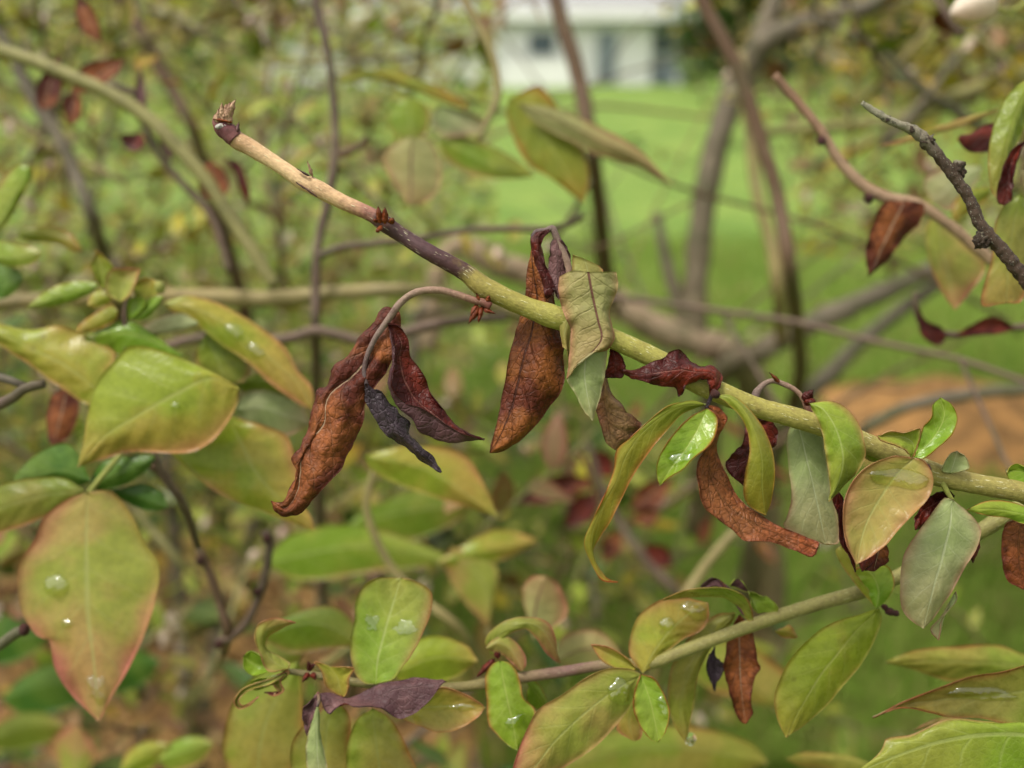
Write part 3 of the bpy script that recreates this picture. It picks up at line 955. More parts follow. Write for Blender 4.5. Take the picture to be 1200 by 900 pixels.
# dark red curled leaf over the stem
leaf(MB, Z3, .2165, [(-2.5, [(528, 175), (530, 148), (495, 118), (448, 114), (412, 95), (385, 60), (345, 66), (325, 88), (290, 98), (240, 122)]),
                     (0, [(486, 240), (505, 180), (492, 145), (440, 140), (385, 130), (330, 138), (260, 145), (176, 130)]),
                     (-1.2, [(484, 215), (478, 180), (470, 160), (430, 165), (398, 185), (382, 226), (368, 200), (355, 190), (310, 190), (250, 168), (205, 155)])],
     1, 'dead_red', 'dead_plum', nu=64, nv=8, crinkle=.8, ruffle=1.5, arch=1, cfreq=230, label='dark red crumpled leaf lying over the stem')
tube('stalk', MB, [(500, 200, 2.2), (486, 235, 2.4), (476, 262, 2.4), (480, 275, 2)], M['dead_dark'], Z3, .2155, n=16)
# long arched yellow-green leaf
lf(MB, Z3, .2155, [(430, 240), (400, 241), (340, 256), (270, 310), (200, 374), (158, 410), (146, 490), (110, 580), (62, 680), (42, 738), (64, 800), (105, 868)],
   [(472, 252), (400, 254), (330, 285), (250, 350), (192, 430), (158, 520), (108, 615), (68, 720), (80, 800), (118, 866), (162, 876)],
   [(440, 262), (385, 288), (318, 362), (262, 432), (214, 504), (176, 582), (136, 662), (96, 722), (74, 772), (98, 832), (132, 868)],
   'arch', 'under_yel', cup=-.6, tilt=.8, arch=2, nu=56, quilt=.05, label='long arched yellow-green leaf curling at its tip')
# small glossy green leaf
LI = lf(MB, Z3, .2135, [(425, 290), (370, 340), (326, 400), (300, 455), (300, 510)], [(476, 266), (440, 345), (400, 410), (350, 475), (310, 537)], [(508, 288), (512, 335), (490, 390), (430, 440), (390, 480), (340, 512)],
        'bright', 'under', cup=1.2, tilt=-1.0, arch=1, tip=2, nu=34, label='small glossy bright green leaf holding water')
# half-dry twisted leaf
leaf(MB, Z3, .2145, [(-1.5, [(515, 265), (548, 300), (512, 368), (508, 420), (548, 500), (575, 560), (600, 600), (650, 635), (720, 675), (790, 705), (868, 738)]),
                     (0, [(482, 256), (528, 308), (498, 385), (485, 460), (505, 545), (570, 625), (650, 680), (740, 715), (862, 760)]),
                     (1.8, [(490, 270), (515, 305), (482, 380), (446, 460), (444, 530), (464, 600), (508, 650), (565, 690), (610, 732), (700, 735), (785, 766), (850, 782)])],
     1, 'rust', 'rust', nu=60, nv=8, crinkle=.5, ruffle=.9, tip=2, label='half-dry rust-brown leaf twisted into a trough')
# yellow-green bent leaf hanging from the stem
lf(MB, Z3, .2130, [(560, 220), (620, 265), (670, 330), (700, 400), (713, 470), (710, 540), (698, 600)], [(505, 222), (555, 230), (612, 285), (650, 370), (668, 450), (668, 540), (680, 642)],
   [(540, 242), (590, 290), (620, 350), (625, 420), (610, 490), (605, 560), (620, 605)], 'arch', 'under_yel', cup=-1.5, tilt=-1.0, arch=3.0, nu=44, quilt=.08, label='bent yellow-green leaf hanging over the stem')
# dark red dried leaf behind the stem with thin stalk
SB = tube('side_shoot', MB, [(835, 285, 4), (815, 235, 3.4), (790, 205, 3.0), (740, 178, 3.2), (700, 170, 3.0), (668, 188, 3.6), (645, 225, 5), (640, 300, 3)], M['wilt_stalk'], Z3, .227, n=50, lump=.15, lfreq=900, label='thin curved red-brown stalk rising behind the stem')
scale_bract(SB, Z3, .2265, (730, 175), (695, 138), 8, 'scale')
scale_bract(SB, Z3, .2245, (815, 240), (850, 200), 22, 'dead_red')
scale_bract(SB, Z3, .2245, (815, 245), (858, 240), 18, 'dead_red')
leaf(SB, Z3, .229, [(0, [(615, 310), (605, 380), (560, 430), (540, 465), (570, 510)]), (1, [(650, 300), (650, 380), (620, 450), (603, 536)]), (-1, [(700, 310), (722, 350), (712, 400), (655, 440), (620, 475)])],
     1, 'dead_red', 'dead_red', nu=30, crinkle=.8, ruffle=1.5, label='crumpled dark red leaf behind the stem')
# pale underside leaf hanging below stem
lf(MB, Z4, .2255, [(68, 200), (66, 260), (76, 350), (84, 420), (66, 500), (54, 530), (110, 568)], [(100, 150), (118, 220), (145, 330), (172, 440), (190, 530), (205, 594)], [(185, 200), (200, 280), (222, 400), (242, 500), (252, 560), (245, 592)],
   'green', 'under', face='under', cup=-1.5, arch=1.5, nu=36, crinkle=.15, label='pale grey-green leaf showing its underside')
# hanging green leaf in front of stem
lf(MB, Z4, .2145, [(215, 90), (270, 110), (316, 165), (337, 230), (341, 280), (320, 330), (272, 380), (238, 420)], [(146, 98), (195, 120), (243, 200), (262, 290), (248, 370), (214, 442)], [(160, 130), (188, 190), (202, 270), (214, 350), (220, 405)],
   'green', 'under', cup=-2.2, arch=2.5, nu=40, label='broad green leaf folded down over the stem')
# rounded leaf with a pool
LO = lf(MB, Z4, .2105, [(440, 284), (350, 320), (300, 370), (270, 440), (265, 520), (276, 590), (298, 640)], [(512, 290), (455, 345), (398, 425), (350, 510), (325, 590), (312, 662)], [(552, 302), (580, 360), (570, 420), (530, 470), (470, 530), (420, 590), (365, 635)],
        'pinkish', 'under', cup=1.6, arch=-1.0, base=0, tip=3, nu=44, label='rounded pink-edged leaf holding a pool of water')
scale_bract(MB, Z4, .2155, (360, 600), (330, 690), 40, 'dead_red')
lf(MB, Z4, .2150, [(360, 600), (330, 660), (340, 682)], [(400, 570), (385, 630), (372, 688)], [(420, 600), (425, 650), (410, 665)], 'dead', 'dead_red', cup=1, crinkle=.6, ruffle=1, nu=18)
lf(MB, Z4, .2195, [(225, 430), (250, 500), (255, 590), (290, 640)], [(240, 400), (262, 480), (268, 560), (308, 690)], [(262, 430), (270, 500), (275, 590), (300, 640)], 'dead_red', 'dead_plum', cup=1, crinkle=.3, nu=20)
# S-shaped pair above the stem
lf(MB, Z4, .2160, [(530, 235), (545, 182), (574, 142), (580, 102)], [(512, 290), (555, 250), (592, 205), (620, 140), (606, 79)], [(548, 292), (605, 248), (650, 202), (667, 150), (645, 100)],
   'bright', 'under', cup=1.0, tilt=-1.2, nu=34, label='small green leaf curved like a hook')
lf(MB, Z4, .2170, [(525, 250), (535, 186), (480, 200), (430, 195)], [(505, 292), (510, 240), (470, 215), (384, 214)], [(492, 275), (480, 262), (440, 245), (395, 228)], 'green', 'under', cup=1.6, nu=26)
lf(MB, Z4, .2225, [(470, 268), (410, 240), (370, 225)], [(490, 292), (420, 270), (336, 212)], [(470, 300), (400, 305), (340, 290)], 'green', 'under', cup=-1, nu=20)
# small pink leaf above stem at right, leaves below
lf(MB, Z4, .2195, [(612, 335), (625, 300), (645, 272)], [(640, 345), (655, 300), (664, 266)], [(690, 335), (708, 325), (695, 285)], 'under', 'pinkish', cup=1.5, nu=20, label='tiny half-open pinkish leaf on the stem')
lf(MB, Z4, .2190, [(620, 430), (575, 485), (520, 560), (486, 610), (470, 665), (464, 740), (468, 810), (492, 852)], [(648, 436), (640, 520), (615, 630), (580, 750), (546, 888)], [(700, 480), (746, 540), (736, 600), (700, 660), (650, 750), (590, 840)],
   'under', 'green', cup=-2.5, arch=2, nu=44, crinkle=.2, label='drooping grey-green leaf with brown-flushed tip')
tube('petiole', MB, [(600, 350, 4), (625, 400, 3.2), (648, 440, 2.6)], M['petiole'], Z4, .2205, n=14)
lf(MB, Z4, .2225, [(640, 800), (600, 860), (570, 895)], [(660, 760), (620, 840), (600, 930)], [(665, 790), (615, 850), (604, 905)], 'under', 'under', cup=.5, nu=16)
lf(MB, Z4, .2235, [(560, 430), (600, 412), (640, 404)], [(515, 500), (570, 460), (655, 425)], [(520, 545), (560, 515), (620, 460)], 'dead_red', 'dead', cup=1, crinkle=.7, ruffle=1.5, nu=22, label='crumpled dark red leaf remnant under the stem')
scale_bract(MB, Z4, .2245, (725, 560), (720, 660), 24, 'dead_red')
lf(MB, Z4, .2190, [(905, 462), (830, 440), (760, 444)], [(1040, 520), (905, 490), (800, 470), (700, 472)], [(905, 522), (840, 500), (760, 490)], 'bright', 'under', cup=-.8, nu=26, label='slim green leaf pointing in from beside the stem')
lf(MB, Z4, .2230, [(880, 310), (850, 320), (838, 345)], [(1010, 380), (920, 345), (836, 330)], [(920, 390), (880, 376), (850, 372)], 'bright', 'under', cup=.8, nu=20)
lf(MB, Z4, .2290, [(838, 520), (820, 600), (838, 715)], [(890, 500), (880, 600), (897, 752)], [(950, 520), (960, 620), (930, 720)], 'rust', 'dead_mid', cup=-1.5, crinkle=.3, ruffle=.6, nu=26, label='brown half-dry leaf hanging at the stem base')
for x, y, r in ((1085, 548, 6), (1076, 545, 5), (838, 462, 6)):
    blob('bud', MB, px(x, y, .213), r / FPX * .21, M['dark_bud'], (1, 1, .9), .4, 800)

# ================================================================== THE LOWER BRANCH
DL = 0.250
LB = empty('blueberry_branch', px(1330, 560, .24), 'olive lower branch with pink-edged fresh leaves and a plum dead leaf', 'branch')
tube('stem', LB, [(332, 786, 3.2, .252), (362, 790, 4, .252), (420, 800, 5, .252), (480, 806, 5.5, .252), (540, 805, 6, .252), (575, 800, 6.5, .252), (612, 794, 6.5, .252), (660, 787, 6.5, .252), (705, 780, 6.5, .251), (762, 777, 7.5, .25), (800, 763, 7.5, .25),
                  (840, 748, 7.5, .25), (900, 726, 7.8, .25), (960, 707, 8, .25), (1020, 690, 8.4, .25), (1060, 672, 8.6, .25), (1110, 645, 9, .248), (1155, 619, 9.4, .246), (1200, 594, 10, .244), (1330, 560, 11, .24), (1450, 640, 12, .24)],
     M['low_stem'], seg=16, n=200, lump=.06, lfreq=600)
La = lf(LB, Z5, .246, [(592, 528), (545, 480), (525, 350), (545, 250), (555, 150), (600, 85), (660, 62)], [(640, 530), (650, 420), (680, 300), (712, 190), (752, 66)], [(715, 510), (765, 445), (805, 390), (850, 300), (880, 220), (882, 125), (815, 78)],
        'green', 'under', cup=1.5, tilt=-1.5, base=-1, tip=-5, nu=44, label='upright blunt green leaf with pale midrib')
leaf(LB, Z5, .240, [(-2.5, [(430, 568), (520, 590), (600, 555), (700, 525), (810, 504), (890, 512)]),
                    (0, [(385, 575), (500, 605), (600, 610), (660, 585), (730, 555), (820, 545), (948, 518)]),
                    (2.2, [(410, 640), (436, 664), (480, 625), (560, 630), (660, 635), (740, 684), (800, 665), (870, 610), (915, 550)])],
     1, 'dead_plum', 'dead_red', nu=56, nv=8, crinkle=.5, ruffle=1.1, label='plum-coloured dead leaf folded into a spear')
lf(LB, Z5, .242, [(345, 608), (316, 648), (330, 740)], [(385, 572), (350, 650), (338, 760)], [(388, 610), (372, 660), (352, 720)], 'dead_plum', 'dead_dark', cup=1, crinkle=.5, ruffle=1, nu=24)
lf(LB, Z5, .240, [(370, 660), (350, 720), (332, 810), (338, 900), (355, 960)], [(384, 620), (378, 700), (382, 830), (395, 1000)], [(392, 660), (392, 740), (412, 830), (428, 910), (425, 970)], 'green', 'under', face='under', cup=-1, nu=30, label='narrow grey-green leaf hanging from a dead tip')
tube('petiole', LB, [(384, 566, 1.6), (390, 600, 2), (383, 630, 1.6)], M['wilt_stalk'], Z5, .239, n=12)
lf(LB, Z5, .245, [(370, 432), (400, 478), (420, 540), (465, 575)], [(440, 455), (470, 500), (480, 540), (496, 585)], [(542, 462), (522, 500), (520, 540), (508, 580)], 'yellow', 'under_yel', cup=2, nu=24)
Le = lf(LB, Z5, .248, [(860, 580), (930, 545), (1020, 570), (1095, 612)], [(720, 640), (880, 630), (1000, 625), (1118, 636)], [(770, 692), (840, 720), (920, 746), (1000, 730), (1085, 680)], 'yellow', 'under', cup=1.5, tip=2, nu=32, label='pointed green leaf cupping a little water')
lf(LB, Z5, .253, [(560, 680), (525, 760), (508, 850), (520, 940), (570, 1020)], [(622, 640), (640, 780), (655, 900), (670, 1060)], [(690, 670), (745, 745), (790, 840), (820, 920), (790, 1000)], 'olive', 'under', cup=-2, nu=34, label='broad olive-green leaf hanging below the plum dead leaf')
lf(LB, Z5, .258, [(400, 650), (290, 750), (262, 850), (290, 960)], [(450, 600), (420, 760), (420, 900), (440, 1040)], [(520, 660), (530, 780), (540, 900), (510, 1000)], 'olive', 'under', cup=-2, nu=30)
# curly young shoot at its end
lf(LB, Z5, .247, [(165, 475), (128, 400), (106, 335), (118, 272), (185, 240), (230, 245)], [(255, 465), (185, 430), (140, 360), (150, 300), (215, 268), (287, 261)], [(262, 440), (215, 410), (155, 370), (165, 325), (220, 290), (255, 272)], 'pinkish', 'under_yel', cup=-1, tilt=2, arch=2, nu=36, label='young salmon-tinged leaf curling over')
lf(LB, Z5, .250, [(200, 470), (100, 495), (60, 462)], [(262, 478), (170, 460), (100, 440), (58, 408)], [(220, 440), (150, 415), (90, 385)], 'bright', 'under', cup=2, nu=26)
lf(LB, Z5, .249, [(235, 480), (190, 500), (190, 540), (215, 570), (180, 580)], [(255, 470), (212, 500), (206, 530), (226, 560), (150, 568)], [(258, 485), (225, 510), (222, 530), (236, 560), (190, 585)], 'pinkish', 'dead_red', cup=1, nu=30)
lf(LB, Z5, .248, [(170, 510), (60, 545), (16, 600), (36, 640), (85, 625)], [(245, 490), (130, 525), (60, 556), (26, 605), (45, 634), (125, 585)], [(180, 530), (70, 566), (34, 605), (52, 625), (90, 608)], 'pinkish', 'bright', cup=1, nu=34)
lf(LB, Z5, .249, [(200, 500), (130, 505), (90, 520)], [(255, 480), (180, 500), (85, 545)], [(240, 510), (170, 540), (110, 560)], 'bright', 'under', cup=1, nu=18)
for b, t_, wd in (((350, 475), (340, 430), 16), ((345, 480), (315, 525), 16), ((360, 480), (375, 515), 16), ((340, 470), (375, 440), 12)):
    scale_bract(LB, Z5, .249, b, t_, wd, 'dead_red')
# arched curled leaf and its neighbours
leaf(LB, Z6, .254, [(0, [(104, 350), (130, 300), (200, 250), (290, 236), (375, 256), (412, 315), (422, 400)]), (2, [(130, 400), (150, 330), (215, 285), (290, 262), (350, 285), (395, 350), (440, 440)]), (1, [(165, 400), (200, 325), (240, 300), (285, 288), (330, 330), (370, 390), (415, 430)])],
     1, 'pinkish', 'yellow', nu=36, arch=3, label='leaf arched over with orange edge')
lf(LB, Z6, .250, [(130, 345), (190, 318), (240, 345), (282, 405), (285, 450)], [(110, 375), (170, 350), (225, 385), (272, 472)], [(130, 385), (180, 400), (225, 440), (255, 468)], 'pinkish', 'under', cup=-1.2, nu=26)
Lj = lf(LB, Z6, .246, [(140, 440), (108, 490), (114, 600), (122, 705), (175, 768), (220, 808)], [(172, 428), (185, 500), (205, 600), (228, 700), (247, 822)], [(225, 445), (258, 510), (275, 590), (327, 650), (305, 735), (275, 800)], 'bright', 'under', cup=-1.6, tip=2, nu=38, label='bright green leaf hanging with wet lower half')
Lk = lf(LB, Z6, .238, [(745, 464), (640, 464), (540, 510), (440, 582), (342, 640), (290, 730), (250, 830), (225, 910), (212, 960)], [(790, 490), (650, 578), (510, 690), (410, 785), (330, 890), (215, 1000)], [(785, 540), (732, 650), (660, 740), (570, 822), (460, 892), (330, 965)],
        'pinkish', 'under', cup=-1.6, tilt=1.5, arch=2, base=-3, tip=4, nu=48, label='large yellow-green leaf with pink margins and a drop')
Ll = lf(LB, Z6, .248, [(768, 445), (738, 390), (750, 300), (790, 220), (880, 160), (970, 150)], [(800, 482), (850, 385), (920, 295), (1010, 215), (1085, 175)], [(855, 445), (900, 392), (980, 332), (1060, 290), (1090, 230)], 'yellow', 'under', cup=-1.4, tip=-4, nu=40, label='upturned yellow-green leaf dotted with water')
Lm = lf(LB, Z6, .240, [(850, 508), (900, 590), (918, 660), (900, 740)], [(790, 488), (825, 580), (850, 680), (868, 786)], [(762, 570), (758, 640), (790, 720), (835, 775)], 'bright', 'under', cup=1.4, tip=2, nu=32, label='small glossy wet green leaf')
lf(LB, Z6, .244, [(740, 425), (680, 382), (620, 360)], [(775, 465), (690, 420), (572, 358)], [(740, 475), (680, 460), (615, 425)], 'yellow', 'under', cup=1.2, nu=20)
lf(LB, Z6, .258, [(760, 600), (690, 690), (690, 740)], [(800, 560), (740, 680), (760, 780)], [(800, 640), (800, 720), (790, 770)], 'yellow', 'under', cup=-1, nu=18)
lf(LB, Z6, .257, [(300, 520), (290, 600), (330, 640)], [(270, 500), (330, 570), (385, 640)], [(330, 520), (375, 590), (382, 620)], 'bright', 'under', cup=-1, nu=18)
for b, t_, wd in (((150, 420), (70, 500), 18), ((150, 410), (175, 395), 18)):
    scale_bract(LB, Z6, .251, b, t_, wd, 'dead_red')
lf(LB, Z7, .246, [(448, 262), (410, 212), (330, 184), (200, 188), (110, 212)], [(462, 325), (430, 265), (385, 225), (320, 200), (200, 205), (58, 236)], [(440, 330), (410, 280), (380, 255), (330, 225), (200, 222), (110, 232)], 'olive', 'under', cup=0, tilt=2, arch=3, nu=36, label='arched leaf seen edge-on')
lf(LB, Z7, .256, [(300, 300), (180, 400), (104, 520), (85, 640), (108, 780)], [(382, 292), (260, 420), (180, 560), (140, 700), (166, 862)], [(375, 320), (325, 380), (262, 470), (218, 560), (200, 680), (180, 800)], 'olive', 'under', cup=-1.8, nu=36, label='olive leaf with red margin hanging behind the stem')
lf(LB, Z7, .2535, [(352, 400), (334, 500), (330, 545), (352, 620), (380, 720), (402, 772)], [(400, 300), (400, 420), (402, 540), (410, 660), (428, 780)], [(445, 350), (468, 420), (474, 500), (490, 535), (468, 580), (452, 680), (455, 740)], 'dead', 'dead_red', cup=1.8, crinkle=.7, ruffle=1.3, nu=40, label='hanging dried brown leaf rolled lengthwise')
lf(LB, Z7, .2545, [(255, 505), (265, 575), (285, 625)], [(290, 440), (290, 530), (292, 638)], [(300, 490), (338, 525), (325, 555), (300, 600)], 'dead_dark', 'dead_dark', cup=1, crinkle=.5, ruffle=.8, nu=22)
lf(LB, Z7, .250, [(450, 260), (440, 200), (400, 145), (365, 160)], [(480, 295), (450, 225), (405, 185), (360, 175)], [(570, 285), (550, 240), (470, 205), (420, 200)], 'green', 'dead_plum', cup=1.5, crinkle=.5, ruffle=1.0, nu=24)
lf(LB, Z7, .251, [(350, 210), (290, 140), (235, 170)], [(440, 310), (390, 220), (300, 150), (225, 200)], [(410, 300), (370, 240), (300, 175)], 'dead_plum', 'dead_red', cup=1, crinkle=.3, nu=24)
lf(LB, Z7, .256, [(590, 360), (620, 345)], [(555, 375), (610, 375), (655, 400)], [(590, 400), (640, 405)], 'yellow', 'under', cup=-.5, nu=12)
lf(LB, Z7, .247, [(965, 288), (800, 340), (700, 412), (620, 500), (570, 600), (550, 680), (570, 772)], [(1012, 275), (900, 390), (770, 550), (670, 710), (605, 840)], [(1026, 322), (990, 420), (940, 512), (860, 612), (780, 700), (690, 780)],
   'yellow', 'under', cup=-1.8, tilt=1.0, arch=2, tip=3, nu=44, label='large smooth green leaf with pink lower margin')
lf(LB, Z7, .244, [(985, 250), (955, 185), (905, 112)], [(1000, 275), (1010, 200), (985, 130), (930, 92)], [(1055, 225), (1080, 155), (1045, 85)], 'bright', 'under', cup=-1, nu=22)
lf(LB, Z7, .245, [(1000, 270), (880, 130), (820, 20)], [(1005, 265), (930, 130), (850, 0)], [(1010, 250), (945, 130), (870, 0)], 'yellow', 'under', cup=-.5, nu=22)
for x, y, r in ((1060, 285, 22), (1085, 295, 16), (1040, 270, 16)):
    X, Y, _ = cvt(Z7, (x, y))
    blob('bud', LB, px(X, Y, .245), r / 3.75 / FPX * .245, M['dark_bud'], (1, 1, .8), .4, 700)

# ================================================================== BOTTOM-RIGHT LEAFY SHOOT
RB = empty('blueberry_shoot', px(1420, 850, .25), 'shoot with broad spotted green leaves beneath the lower branch', 'shoot')
tube('stem', RB, [(1235, 800, 5), (1290, 812, 6), (1360, 835, 7), (1420, 860, 8)], M['olive_stem'], F, .25, n=24)
lf(RB, S4, .290, [(1300, 260), (1100, 232), (930, 178), (700, 185), (450, 212)], [(1400, 330), (1100, 300), (800, 280), (520, 275), (290, 282)], [(1200, 420), (900, 380), (660, 390), (480, 330)], 'olive', 'under', cup=-2, nu=36, label='smooth olive leaf pointing in from the side')
R2 = lf(RB, S4, .243, [(1300, 230), (1100, 295), (950, 338), (800, 360), (640, 412), (430, 490)], [(1400, 400), (1100, 450), (850, 480), (620, 500), (400, 530), (215, 606)], [(1300, 690), (1090, 662), (980, 640), (850, 608), (660, 605), (560, 580), (370, 548)], 'olive', 'under', cup=1.2, nu=44, label='trough-shaped leaf with orange margin holding water')
lf(RB, S4, .236, [(1400, 640), (1050, 650), (850, 625), (650, 612), (450, 700), (290, 728), (270, 790)], [(1500, 780), (1100, 705), (850, 705), (600, 750), (350, 830), (130, 930), (60, 1000)], [(1500, 1250), (1150, 1250), (850, 1200), (500, 1130), (200, 1050)], 'green', 'under', cup=-2, arch=3, nu=48, label='large spotted green leaf with pale veins')
lf(RB, S4, .262, [(620, 602), (520, 640)], [(740, 600), (600, 630), (455, 678)], [(660, 620), (540, 660)], 'pinkish', 'under', cup=-.5, nu=14)
lf(RB, S4, .33, [(100, 840), (-60, 815), (-200, 810)], [(260, 900), (0, 850), (-300, 850)], [(100, 960), (-60, 900), (-200, 890)], 'olive', 'under', cup=-1, nu=20)

# ================================================================== LEFT LEAF CLUSTER
CL = empty('blueberry_shoot', px(230, 640, .33), 'leafy shoot crowded with broad yellow-green leaves beside the wilted leaf', 'shoot')
tube('stem', CL, [(232, 640, 4.5, .33), (214, 590, 4.5, .315), (190, 556, 4, .308), (172, 500, 4, .305), (150, 420, 4, .304), (146, 370, 3, .303), (150, 345, 2.5, .302)], M['plum_stem'], n=50)
V1 = \
    leaf(CL, W4, .285, [(-4, [(800, 440), (700, 388), (600, 345), (520, 320), (450, 318), (400, 370), (345, 440), (312, 545), (295, 650)]),
                        (0, [(840, 468), (740, 430), (620, 482), (480, 562), (360, 640), (274, 742)]),
                        (-3, [(830, 530), (765, 632), (700, 680), (640, 694), (540, 690), (450, 690), (390, 706), (325, 725)])],
         1, 'yellow', 'under_yel', nu=44, nv=10, arch=3, tip=3, label='large yellow-green leaf bent down with orange tip')
V2 = lf(CL, W4, .300, [(405, 345), (330, 290), (280, 268), (210, 245), (100, 262), (0, 238), (-80, 225)], [(345, 470), (230, 385), (120, 330), (0, 270), (-130, 215)], [(315, 522), (200, 452), (100, 382), (0, 312), (-80, 250)], 'yellow', 'under_yel', cup=-2.5, tilt=-1, nu=40, label='long yellow-green leaf reaching out of view')
V3 = lf(CL, W4, .312, [(650, 140), (740, 155), (830, 198), (930, 260), (1010, 330), (1045, 400), (1095, 460)], [(572, 165), (700, 190), (830, 262), (960, 370), (1050, 450), (1105, 545)], [(600, 190), (690, 240), (780, 312), (880, 382), (940, 440), (1040, 510)], 'yellow', 'under', cup=-2, tilt=-1.5, nu=40, label='arching yellow-green leaf wet with drops')
lf(CL, W4, .305, [(640, 200), (560, 215), (500, 250)], [(700, 235), (600, 245), (500, 275)], [(680, 250), (600, 270), (540, 280)], 'under', 'under', cup=-1, nu=20)
lf(CL, W4, .300, [(560, 640), (640, 730), (760, 830), (900, 890), (1000, 930)][:4], [(800, 560), (850, 660), (900, 760), (980, 850), (1105, 965)], [(1000, 625), (1035, 700), (1050, 780), (1050, 860), (1090, 910)], 'yellow', 'under', cup=-2, arch=2, nu=40, label='broad yellow leaf below with pinkish flush')
lf(CL, W4, .302, [(480, 240), (400, 230), (320, 280), (340, 310)], [(640, 350), (520, 290), (430, 270), (300, 280)], [(600, 380), (480, 360), (380, 340), (310, 310)], 'bright', 'under', cup=-2, nu=26, label='fresh bright green leaf tucked behind')
lf(CL, W4, .318, [(720, 280), (690, 330), (700, 400)], [(720, 270), (760, 350), (800, 450)], [(800, 300), (880, 380), (860, 440)], 'green', 'under', cup=-2, nu=24)
lf(CL, W4, .322, [(860, 480), (930, 470), (1010, 500), (1070, 550)], [(830, 540), (920, 530), (1000, 560), (1085, 590)], [(860, 590), (940, 620), (1020, 630)], 'under', 'green', cup=-2, nu=24, label='grey-green leaf shaded behind the cluster')
lf(CL, W4, .325, [(880, 420), (960, 410)], [(820, 450), (940, 440), (1060, 500)], [(880, 490), (980, 500)], 'green', 'under', cup=-1, nu=18)
# second rosette lower left
V5 = lf(CL, S3, .288, [(200, 70), (130, 130), (108, 190), (58, 265), (56, 340), (70, 420), (120, 495), (150, 500), (170, 590), (220, 670), (270, 720)], [(270, 45), (268, 180), (270, 330), (275, 440), (290, 560), (308, 756)], [(340, 40), (400, 100), (450, 200), (492, 265), (485, 370), (450, 480), (400, 590), (340, 690)],
        'pinkish', 'under', cup=-2.5, tip=4, nu=48, label='broad pale yellow leaf hanging point-down with a round drop')
lf(CL, S3, .296, [(200, 0), (100, 0), (0, 20), (-80, 60)], [(262, 40), (150, 50), (40, 80), (-100, 130)], [(230, 75), (120, 130), (0, 172), (-60, 180)], 'olive', 'deep', cup=-2, nu=32, label='dull green leaf with bronzed edge')
lf(CL, W4, .300, [(250, 660), (150, 680), (60, 760), (50, 795)], [(320, 790), (220, 750), (130, 770), (48, 800)], [(270, 810), (180, 790), (100, 800)], 'deep', 'under', cup=-1.5, nu=26, label='glossy dark green leaf under the bent yellow leaf')
lf(CL, W4, .304, [(330, 760), (370, 715), (540, 700)], [(320, 800), (400, 770), (545, 712)], [(350, 825), (450, 800), (520, 750)], 'deep', 'under', cup=-1.5, nu=24)
lf(CL, W4, .308, [(420, 820), (500, 800), (570, 830)], [(390, 820), (480, 845), (590, 885)], [(420, 850), (500, 890), (560, 895)], 'deep', 'dead_red', cup=-1, nu=22)
tube('stem', CL, [(172, 500, 3, .305), (135, 540, 3, .302), (104, 578, 3.2, .298), (98, 590, 2, .294)], M['petiole'], n=20)
lf(CL, W4, .330, [(190, 480), (165, 560), (170, 640)], [(235, 470), (215, 560), (185, 668)], [(275, 500), (275, 560), (240, 640)], 'dead', 'dead', cup=-1, crinkle=.3, nu=20, label='small rusty dead leaf behind the cluster')
# young tip leaves
lf(CL, Z9, .300, [(310, 60), (298, 90), (330, 160)][::-1], [(345, 165), (335, 100), (318, 36)], [(380, 100), (372, 150)][::-1], 'arch', 'yellow', cup=1.5, nu=22, label='young yellow leaf with red point')
lf(CL, Z9, .297, [(352, 180), (350, 120), (370, 98)], [(395, 210), (410, 140), (462, 98)], [(425, 190), (450, 140)], 'pinkish', 'yellow', cup=1.5, nu=22)
lf(CL, Z9, .301, [(440, 180), (450, 140), (480, 128)], [(470, 200), (490, 160), (500, 130)], [(520, 180), (522, 145)], 'yellow', 'yellow', cup=1, nu=16)
lf(CL, Z9, .299, [(420, 230), (425, 200), (440, 190)], [(425, 270), (440, 220), (455, 190)], [(470, 230), (480, 200)], 'bright', 'yellow', cup=1, nu=16)
lf(CL, Z9, .299, [(440, 250), (480, 205), (510, 190)], [(440, 270), (490, 235), (540, 190)], [(480, 262), (520, 220)], 'bright', 'yellow', cup=-1, nu=16)
lf(CL, Z9, .301, [(330, 165), (300, 185), (290, 215)], [(370, 185), (330, 195), (292, 222)], [(365, 210), (320, 230)], 'yellow', 'yellow', cup=-1, nu=16)
lf(CL, Z9, .301, [(370, 215), (320, 240), (260, 285)], [(388, 240), (330, 265), (252, 310)], [(380, 270), (320, 300)], 'arch', 'yellow', cup=-1, nu=18)
blob('bud', CL, px(187.5, 336.5, .30), 6.5 / FPX * .3, M['petiole'], (1, 1, 1.2), .1)
lf(CL, Z9, .310, [(310, 140), (230, 140), (160, 165), (110, 205)], [(325, 155), (230, 175), (160, 200), (84, 230)], [(300, 180), (220, 212), (150, 228)], 'green', 'green', cup=-1.2, nu=28, label='slim pale leaf lying level beside the young tip')
lf(CL, Z9, .325, [(-20, 5), (60, 15), (110, 25)], [(-30, 60), (60, 60), (135, 45)], [(0, 80), (60, 95), (120, 75)], 'green', 'deep', cup=-1, nu=22)
lf(CL, Z9, .330, [(-20, 80), (30, 90), (70, 110)], [(-30, 140), (20, 150), (75, 130)], [(-10, 200), (30, 190), (60, 165)], 'deep', 'deep', cup=-1, nu=20)
lf(CL, W1, .335, [(70, 575), (30, 600), (0, 640), (-30, 690)], [(105, 590), (60, 660), (20, 740), (-30, 830)], [(112, 625), (80, 690), (40, 760), (10, 800)], 'green', 'green', cup=-1.5, nu=26, label='grey-green leaf standing up at the side of the shoot')
lf(CL, W1, .345, [(90, 800), (180, 795), (250, 820)], [(60, 830), (170, 825), (290, 880)], [(120, 850), (200, 858), (270, 885)], 'arch', 'yellow', cup=-1, nu=22)

